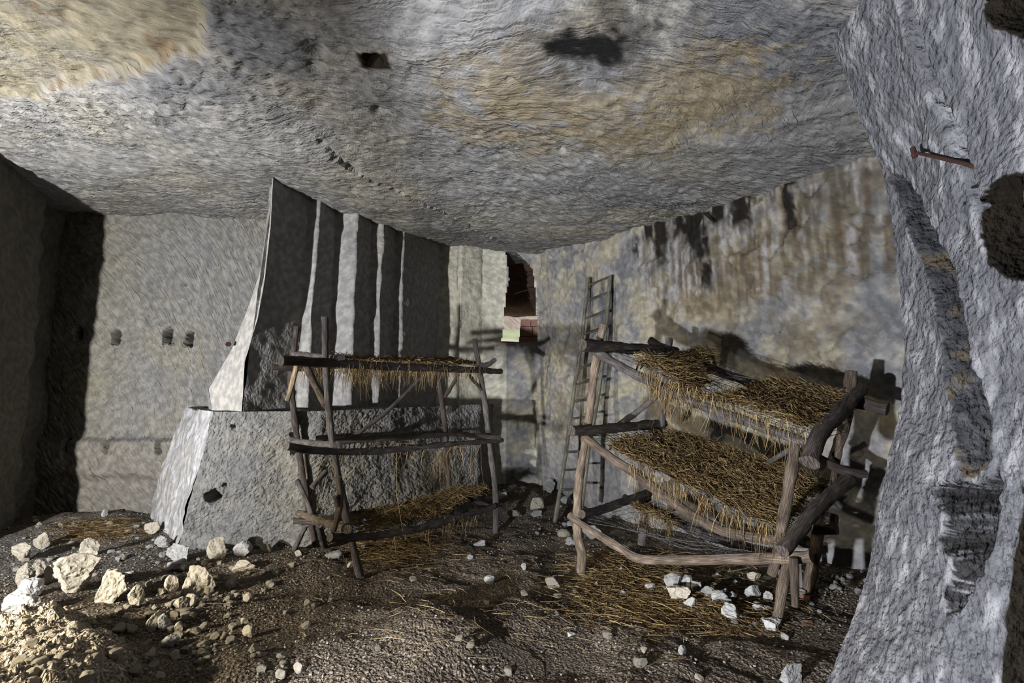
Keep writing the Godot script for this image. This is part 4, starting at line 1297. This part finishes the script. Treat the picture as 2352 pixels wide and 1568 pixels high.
func rubble() -> void:
	rock(152, 1322, 92, 88, 101, LIME, "largest rock of the left rubble, a tall slab with a broad flat face", "", Vector3(0.75, 0.15, 0.65))
	rock(247, 1350, 66, 74, 102, LIME, "blocky pale rock with a notched top, second largest of the left rubble", "", Vector3(0.3, 0.1, 0.9))
	rock(301, 1374, 38, 50, 103, LIME * 0.9, "upright pointed rock just right of the notched block")
	rock(437, 1342, 74, 68, 104, LIME, "big squarish rock with a crest, lying before the sloping bench end", "", Vector3(0.5, -0.1, 0.8))
	rock(387, 1346, 26, 42, 105, LIME, "narrow upright stone touching the big crested rock")
	rock(397, 1272, 62, 46, 106, CHALK, "jagged grey-white rock at the foot of the bench's bright end")
	rock(402, 1299, 40, 26, 107, CHALK, "flat grey-white rock below the jagged one by the bench end")
	rock(492, 1262, 44, 46, 108, LIME, "rounded rock half in shade under the front of the bench")
	rock(553, 1264, 40, 38, 109, CHALK, "pale lumpy rock under the middle of the bench front")
	rock(610, 1258, 22, 20, 110, LIME, "small bright rock under the bench, left of the bunk's foot")
	rock(555, 1302, 52, 24, 111, LIME, "low wide rock lying in front of the bench rocks")
	rock(344, 1213, 32, 27, 112, LIME, "bright triangular rock at the left foot of the bench end")
	rock(368, 1245, 32, 27, 113, CHALK * 0.8, "grey pitted rock between the triangular one and the bench end")
	rock(196, 1260, 36, 42, 114, LIME, "tilted upright rock alone on the grey ground of the left bay")
	rock(177, 1163, 32, 24, 115, CHALK, "pale rock lying against the back wall of the left bay")
	rock(234, 1180, 13, 18, 116, CHALK, "small stack-like stone near the back wall of the left bay")
	rock(86, 1244, 30, 40, 117, LIME * 0.8, "upright knobbly rock at the edge of the dark on the left")
	rock(34, 1273, 42, 42, 118, LIME * 0.8, "greenish rock near the left edge of the picture")
	rock(42, 1327, 46, 52, 119, LIME * 0.7, "brown-grey rock left of the tall slab")
	rock(55, 1357, 54, 46, 120, CHALK * 1.1, "white angular rock lying on others near the left edge")
	rock(38, 1395, 72, 60, 121, CHALK * 1.1, "big pitted white rock nearest the left edge, above the heap")
	rock(76, 1312, 26, 46, 122, LIME * 0.9, "thin leaning stone between the brown rock and the tall slab")
	rock(103, 1322, 14, 42, 123, LIME, "thin splinter standing against the tall slab")
	rock(290, 1318, 36, 12, 124, CHALK, "flat thin stone behind the notched block")
	rock(411, 1389, 26, 30, 125, LIME, "egg-sized stone below the big crested rock, left of its twin")
	rock(436, 1382, 26, 32, 126, LIME, "egg-sized stone below the big crested rock, right of its twin")
	rock(523, 1341, 26, 24, 127, LIME * 0.9, "knobbly stone alone right of the big crested rock")
	rock(288, 1419, 20, 20, 128, LIME, "small stone on the bare patch below the notched block")
	rock(346, 1430, 30, 42, 129, LIME, "sharp upright stone at the left of the bright gravel cluster")
	rock(373, 1432, 24, 40, 130, CHALK, "tall grey stone in the bright gravel cluster")
	rock(386, 1476, 34, 28, 131, CHALK, "long pale stone at the lower end of the gravel cluster")
	rock(408, 1441, 20, 22, 132, LIME, "stone at the right rim of the bright gravel cluster")
	rock(567, 1374, 22, 22, 133, LIME, "stone on the trodden earth, upper of three in a line")
	rock(560, 1428, 20, 15, 134, LIME, "stone on the trodden earth, middle of three in a line")
	rock(564, 1452, 28, 25, 135, LIME, "stone on the trodden earth, lowest of three, with the longest shadow")
	rock(168, 1441, 34, 28, 136, LIME * 0.9, "greyish stone between the heap and the gravel cluster")
	rock(396, 1505, 22, 20, 137, LIME, "light stone right of the heap's edge")
	rock(342, 1506, 24, 24, 138, LIME, "pointed stone on the right slope of the heap")
	rock(446, 1502, 16, 16, 139, LIME, "bright little stone furthest right of the heap")
	rock(364, 1556, 24, 20, 140, LIME, "stone at the very bottom of the picture, right of the heap")
	# middle
	rock(1100, 1249, 28, 15, 141, CHALK, "white rounded stone in front of the left bunk's right post")
	rock(1124, 1334, 24, 20, 142, CHALK * 0.8, "squared pale stone casting a shadow in the middle of the floor")
	rock(1271, 1339, 36, 28, 143, LIME * 0.45, "brown-grey angular stone left of the right bunk's pale corner post")
	rock(1203, 1303, 12, 16, 144, CHALK * 0.6, "little upright stone between the two bunks")
	rock(1080, 1280, 14, 12, 145, CHALK * 0.6, "pair-like small stone in front of the left bunk")
	rock(765, 1274, 44, 16, 146, CHALK * 0.6, "flat grey stone behind the left bunk's front post")
	rock(683, 1271, 18, 14, 147, LIME, "small pale stone by the leaning prop of the left bunk")
	rock(803, 1299, 14, 14, 148, LIME, "white pebble left of the left bunk's front post")
	rock(1234, 1158, 32, 28, 149, LIME * 0.7, "cube-like stone in the far corner, upper of two")
	rock(1232, 1180, 26, 16, 150, CHALK * 0.6, "grey stone under the cube-like one in the far corner")
	rock(1180, 1178, 32, 14, 151, LIME * 0.4, "low brown block lying in the far corner")
	rock(1361, 1226, 44, 34, 152, CHALK * 0.6, "grey rock under the lowest rail of the right bunk")
	rock(1312, 1243, 26, 18, 153, CHALK * 0.6, "grey stone left of the pale corner post's foot")
	rock(1296, 1226, 30, 18, 154, LIME * 0.5, "flat brownish stone by the ladder's foot")
	rock(1312, 1205, 20, 16, 155, CHALK * 0.7, "pale stone just right of the ladder's foot")
	rock(1262, 1118, 28, 34, 156, CHALK * 0.6, "large grey rock against the far wall, left of the ladder")
	rock(1300, 1150, 32, 20, 157, CHALK * 0.6, "grey rock behind the ladder's lower rungs")
	rock(1180, 1090, 60, 40, 158, LIME * 0.32, "wide dim block at the foot of the wall below the opening")
	rock(1235, 1100, 70, 44, 159, LIME * 0.32, "wide dim boulder left of the ladder in the far corner")
	# under the right bunk
	rock(1552, 1338, 48, 36, 161, CHALK * 0.75, "largest grey stone of the row under the right bunk")
	rock(1583, 1341, 34, 32, 162, CHALK * 0.85, "squared grey stone right of the largest in the row")
	rock(1604, 1351, 26, 28, 163, CHALK * 0.75, "thin upright stone, third from the left in the row")
	rock(1561, 1366, 50, 32, 164, LIME * 1.1, "bright white block in front of the row, straw on its top")
	rock(1590, 1386, 32, 26, 165, CHALK * 0.9, "small cracked stone below the bright white block")
	rock(1497, 1350, 26, 17, 166, CHALK, "white stone alone left of the row in the straw")
	rock(1629, 1364, 30, 28, 167, CHALK * 0.6, "dark-sided stone in the middle of the row")
	rock(1654, 1373, 36, 28, 168, CHALK * 0.95, "pale wedge-shaped stone in the middle of the row")
	rock(1667, 1359, 22, 13, 169, CHALK * 0.8, "small stone lying behind the wedge-shaped one")
	rock(1687, 1372, 30, 24, 170, CHALK * 0.75, "grey block right of the wedge-shaped stone")
	rock(1735, 1363, 34, 32, 171, CHALK * 0.9, "tilted square stone near the right bunk's right post")
	rock(1766, 1371, 22, 26, 172, CHALK * 0.8, "stone touching the right bunk's right post")
	rock(1684, 1412, 42, 32, 173, CHALK * 1.1, "white rock nearest us in front of the right bunk")
	rock(1746, 1397, 26, 15, 174, CHALK, "white stone between the row and the right post's base")
	rock(1671, 1390, 18, 12, 175, CHALK * 0.9, "little stone just above the nearest white rock")
	rock(1649, 1324, 22, 14, 176, LIME, "whitish stone further back under the lowest tier")
	rock(1737, 1326, 32, 20, 177, LIME, "pale stone further back, left of the right post")
	rock(1780, 1441, 44, 28, 178, CHALK * 1.1, "white stone wedged under the foot of the right bunk's front post", "", Vector3.ZERO, 0.0)
	rock(1430, 1309, 16, 12, 179, LIME, "white stone in the straw beside the pale corner post")
	rock(1371, 1344, 14, 14, 180, LIME * 0.6, "brownish stone in the straw below the pale corner post")
	rock(1569, 1496, 18, 20, 181, CHALK * 0.6, "grey stone out on the open floor in front of the right bunk")
	rock(1481, 1494, 16, 14, 182, LIME * 0.5, "brown stone out on the open floor, left of the grey one")
	rock(1609, 1557, 22, 16, 183, LIME * 0.5, "stone at the bottom of the picture, right of the middle")
	rock(1313, 1459, 18, 12, 184, CHALK, "white chip on the shadowed mound in the middle of the floor")
	rock(1823, 1552, 52, 44, 185, CHALK * 0.6, "pale block at the foot of the near rock face")
	rock(1872, 1330, 22, 16, 186, CHALK * 0.8, "pale stone at the foot of the stained wall, behind the bunk")
	rock(1890, 1352, 30, 16, 187, CHALK * 0.45, "grey flat stone in front of the stained wall")
	rock(1855, 1374, 26, 12, 188, Color(0.12, 0.07, 0.045), "reddish brick fragment right of the bunk, further back")
	rock(1857, 1432, 26, 12, 189, Color(0.12, 0.07, 0.045), "reddish brick fragment right of the bunk's front post stone")
	# countless-looking small ones
	var zones := [[[430, 1400, 90, 60], 70, LIME, "bright gravel cluster right of the heap"], [[500, 1310, 110, 40], 26, LIME, "shade before the bench rocks"], [[120, 1240, 100, 50], 30, LIME * 0.8, "dim rubble at the left edge"],
		[[300, 1240, 90, 40], 16, CHALK, "grey ground of the left bay"], [[620, 1420, 90, 90], 24, LIME, "trodden earth left of the middle"], [[1250, 1200, 60, 30], 16, CHALK * 0.7, "earth in the far corner by the ladder"],
		[[1690, 1385, 110, 40], 20, CHALK, "straw under the right bunk"], [[1900, 1345, 50, 25], 24, CHALK * 0.7, "foot of the stained wall behind the right bunk"], [[1350, 1450, 260, 90], 24, LIME * 0.6, "open earth in the foreground"], [[180, 1500, 120, 40], 80, LIME * 1.15, "slope of the pale heap"]]
	var shapes := []
	for k in 6: shapes.append(boulder(Vector3(1, 0.75, 0.9), 2, 300 + k, 6, Color.WHITE))
	for z in zones:
		var m: StandardMaterial3D = M.stone.duplicate()
		m.albedo_color = Color(z[2].r, z[2].g, z[2].b).linear_to_srgb()
		for k in z[1]:
			var p := ground(z[0][0] + rng.randfn(0, z[0][2]), minf(z[0][1] + rng.randfn(0, z[0][3]), 1590))
			var o := put("small_stone", shapes[rng.randi() % 6], m)
			var s := rng.randf_range(0.028, 0.085)
			o.transform = Transform3D(Basis.from_euler(Vector3(0, rng.randf() * TAU, 0)).scaled(Vector3.ONE * s), p - Vector3(0, 0.1 * s, 0))
			tag(o, "small stone lying in the " + z[3] if z[3].begins_with("shade") or z[3].begins_with("dim") or z[3].begins_with("bright") or z[3].begins_with("straw") else "small stone lying on the " + z[3] if not z[3].begins_with("foot") else "small stone lying at the " + z[3], "stone", "small stones: " + z[3])
	# gravel
	var mm := MultiMesh.new()
	mm.transform_format = MultiMesh.TRANSFORM_3D
	mm.use_colors = true
	mm.mesh = boulder(Vector3(1, 0.7, 0.9), 1, 77, 4, Color.WHITE)
	mm.instance_count = 7000
	for k in 7000:
		var z: Array = zones[rng.randi() % zones.size()][0]
		var f := rng.randf()
		var p := Vector3.ZERO
		if f < 0.38: p = ground(z[0] + rng.randfn(0, z[2] * 1.3), minf(z[1] + rng.randfn(0, z[3] * 1.3), 1600))
		elif f < 0.6: p = Vector3(rng.randfn(-2.75, 0.45), 0, rng.randfn(-3.0, 0.45))
		else: p = Vector3(rng.randf_range(-5.5, 3.0), 0, -rng.randf_range(2.9, 8.4))
		p.y = floor_y(p.x, p.z) + 0.002
		var s := rng.randf_range(0.006, 0.02) * (1.6 if f < 0.6 and f >= 0.38 else 1.0)
		mm.set_instance_transform(k, Transform3D(Basis.from_euler(Vector3(rng.randf(), rng.randf() * TAU, 0)).scaled(Vector3.ONE * s), p))
		mm.set_instance_color(k, LIME * rng.randf_range(0.4, 1.0) if p.x < -1.0 else LIME * rng.randf_range(0.15, 0.7))
	var g := MultiMeshInstance3D.new()
	g.name = "gravel"
	g.multimesh = mm
	g.material_override = M.gravel
	add_child(g)
	tag(g, "fine pale gravel and crumbs of stone strewn over the earth floor", "gravel", "", "stuff")
	# straw on the ground
	litter(905, 1262, 110, 50, 1100)
	litter(870, 1235, 60, 24, 300)
	straw_done("straw_litter", "yellow straw fallen on the floor under the left bunk")
	litter(1420, 1350, 120, 70, 1700)
	litter(1600, 1400, 220, 60, 1000)
	litter(1500, 1300, 200, 30, 500)
	straw_done("straw_litter", "golden straw spread on the floor under and before the right bunk")
	litter(245, 1215, 110, 40, 500)
	straw_done("straw_litter", "dry brown twigs and straw on the ground of the left bay")
	litter(1150, 1400, 500, 120, 260)
	straw_done("straw_litter", "single stalks of straw scattered over the open earth floor")

func small_things() -> void:
	# iron hook on the near rock face
	var face := func(px: float, py: float, out: float) -> Vector3:
		var q := on_column(px, py)
		return column_base(q.x, q.y) + Vector3(-0.98, 0, -0.2) * out
	var t := thing("iron_hook", "rusty iron hook driven into the near rock face at upper right", "hook", face.call(2290, 395, 0.0))
	put("shank", tube(spline([face.call(2150, 346, 0.10), face.call(2190, 354, 0.10), face.call(2240, 366, 0.09), face.call(2265, 374, 0.08), face.call(2290, 392, 0.04)], 0.012), 0.0085, 0.012, 8, Color.WHITE, 0.3, 0.6), M.rust, t)
	put("head", tube(PackedVector3Array([face.call(2144, 335, 0.10), face.call(2148, 345, 0.10), face.call(2150, 358, 0.10)]), 0.012, 0.013, 8, Color.WHITE, 0.3, 0.6), M.rust, t)
	put("tail", tube(spline([face.call(2290, 392, 0.05), face.call(2294, 408, 0.05), face.call(2284, 422, 0.05), face.call(2262, 428, 0.05)], 0.01), 0.009, 0.008, 8, Color(0.5, 0.6, 0.5), 0.3, 0.6), M.rust, t)
	var nail := put("iron_nail", tube(PackedVector3Array([face.call(2244, 464, 0.05), face.call(2256, 468, 0.03), face.call(2270, 473, -0.02)]), 0.009, 0.006, 7, Color(0.25, 0.25, 0.22), 0.3, 0.4), M.rust)
	tag(nail, "short dark nail in the near rock face below the rusty hook", "nail")
	var wa := Vector3(1.4, 0, -7.72)
	var wb := Vector3(3.1, 0, -5.15)
	for q in [[[1626, 492], [1638, 503], [1650, 513]], [[1634, 490], [1642, 503], [1651, 514]]]:
		var twig := put("twig", tube(PackedVector3Array(run(q, wa, wb, 0.08)), 0.010, 0.006, 6, Color(0.05, 0.045, 0.04), 0.4, 0.5), M.wood)
		tag(twig, "thin dark twig stuck in the stained wall just below the ceiling", "twig", "pair of twigs in the stained wall")
	var stub := put("iron_bolt", tube(PackedVector3Array([at(524, 790, 6.45), at(525, 790, 6.38), at(526, 790, 6.3)]), 0.03, 0.026, 8, Color(0.5, 0.4, 0.35), 0.5, 0.8), M.rust)
	tag(stub, "rusty bolt stub in the side of the pillar left of the ribs", "bolt")
	# cable across the passage
	var cable := put("cable", tube(PackedVector3Array([at(1166, 678, 10.2), at(1200, 669, 10.25), at(1236, 659, 10.3)]), 0.008, 0.008, 6, Color.WHITE, 0, 0), M.wire)
	tag(cable, "thin pale cable crossing the dark passage behind the opening", "cable")
	# block pier in the passage
	var base := at(1196, 800, 10.6)
	var pier := thing("block_pier", "pier of reddish stone blocks at the right inside the passage", "pier", base)
	for r in [[[1192, 1240], 773, 800], [[1194, 1223, 1240], 750, 772], [[1196, 1219, 1240], 733, 749]]:
		var xs: Array = r[0]
		for k in xs.size() - 1:
			var a := at(xs[k], r[2], 10.6)
			var b := at(xs[k + 1], r[1], 10.6)
			var m := BoxMesh.new()
			m.size = Vector3(b.x - a.x - 0.012, b.y - a.y - 0.004, 0.5)
			var st := SurfaceTool.new()
			st.create_from(m, 0)
			var o := put("block", st.commit(), M.block, pier)
			o.position += (a + b) * 0.5 + Vector3(0, 0, -0.25 + rng.randf_range(-0.012, 0.012))
	# pale drum-like log end in the far corner
	var log_ := put("log_end", tube(PackedVector3Array([at(1146, 1139, 8.0), at(1155, 1137, 8.0), at(1164, 1135, 8.0)]), 0.04, 0.04, 12, Color(0.6, 0.6, 0.62), 0.2, 0.2), M.wood)
	tag(log_, "short pale round billet lying behind the left bunk's right post", "log")
	# the two floodlights that light the cave, and one added to brighten the heap
	for f in [[Vector3(-4.9, 1.2, -1.4), Vector3(sin(deg_to_rad(-4)), 0.42, -cos(deg_to_rad(-4))), "left"], [Vector3(-4.0, 1.0, -2.4), Vector3(1.75, -0.85, -1.15), "heap"], [Vector3(-2.1, 0.78, -0.2), Vector3(sin(deg_to_rad(60)), 0.12, -cos(deg_to_rad(60))), "near"]]:
		var where: Vector3 = f[0]
		var d: Vector3 = f[1].normalized()
		var foot := Vector3(where.x, floor_y(where.x, where.z), where.z)
		var lamp := thing("floodlight", "black floodlight on a stand %s, out of the picture" % {"left": "at the left end of the cave", "near": "just left of the camera", "heap": "added to light the heap"}[f[2]], "floodlight", foot)
		var side := d.cross(Vector3.UP).normalized()
		var up := side.cross(d)
		var b := Basis(side, up, -d)
		var body := BoxMesh.new()
		body.size = Vector3(0.22, 0.16, 0.08)
		var o := put("housing", body, M.lamp_black, lamp)
		o.transform = Transform3D(b, where - foot - d * 0.07)
		var pane := BoxMesh.new()
		pane.size = Vector3(0.19, 0.13, 0.006)
		o = put("light_glass", pane, M.lamp_glass, lamp)
		o.transform = Transform3D(b, where - foot - d * 0.024)
		put("stand", tube(PackedVector3Array([foot, foot.lerp(where, 0.5), where - d * 0.07 - Vector3(0, 0.09, 0)]), 0.018, 0.014, 8, Color(0.1, 0.1, 0.1), 0, 0), M.lamp_black, lamp)
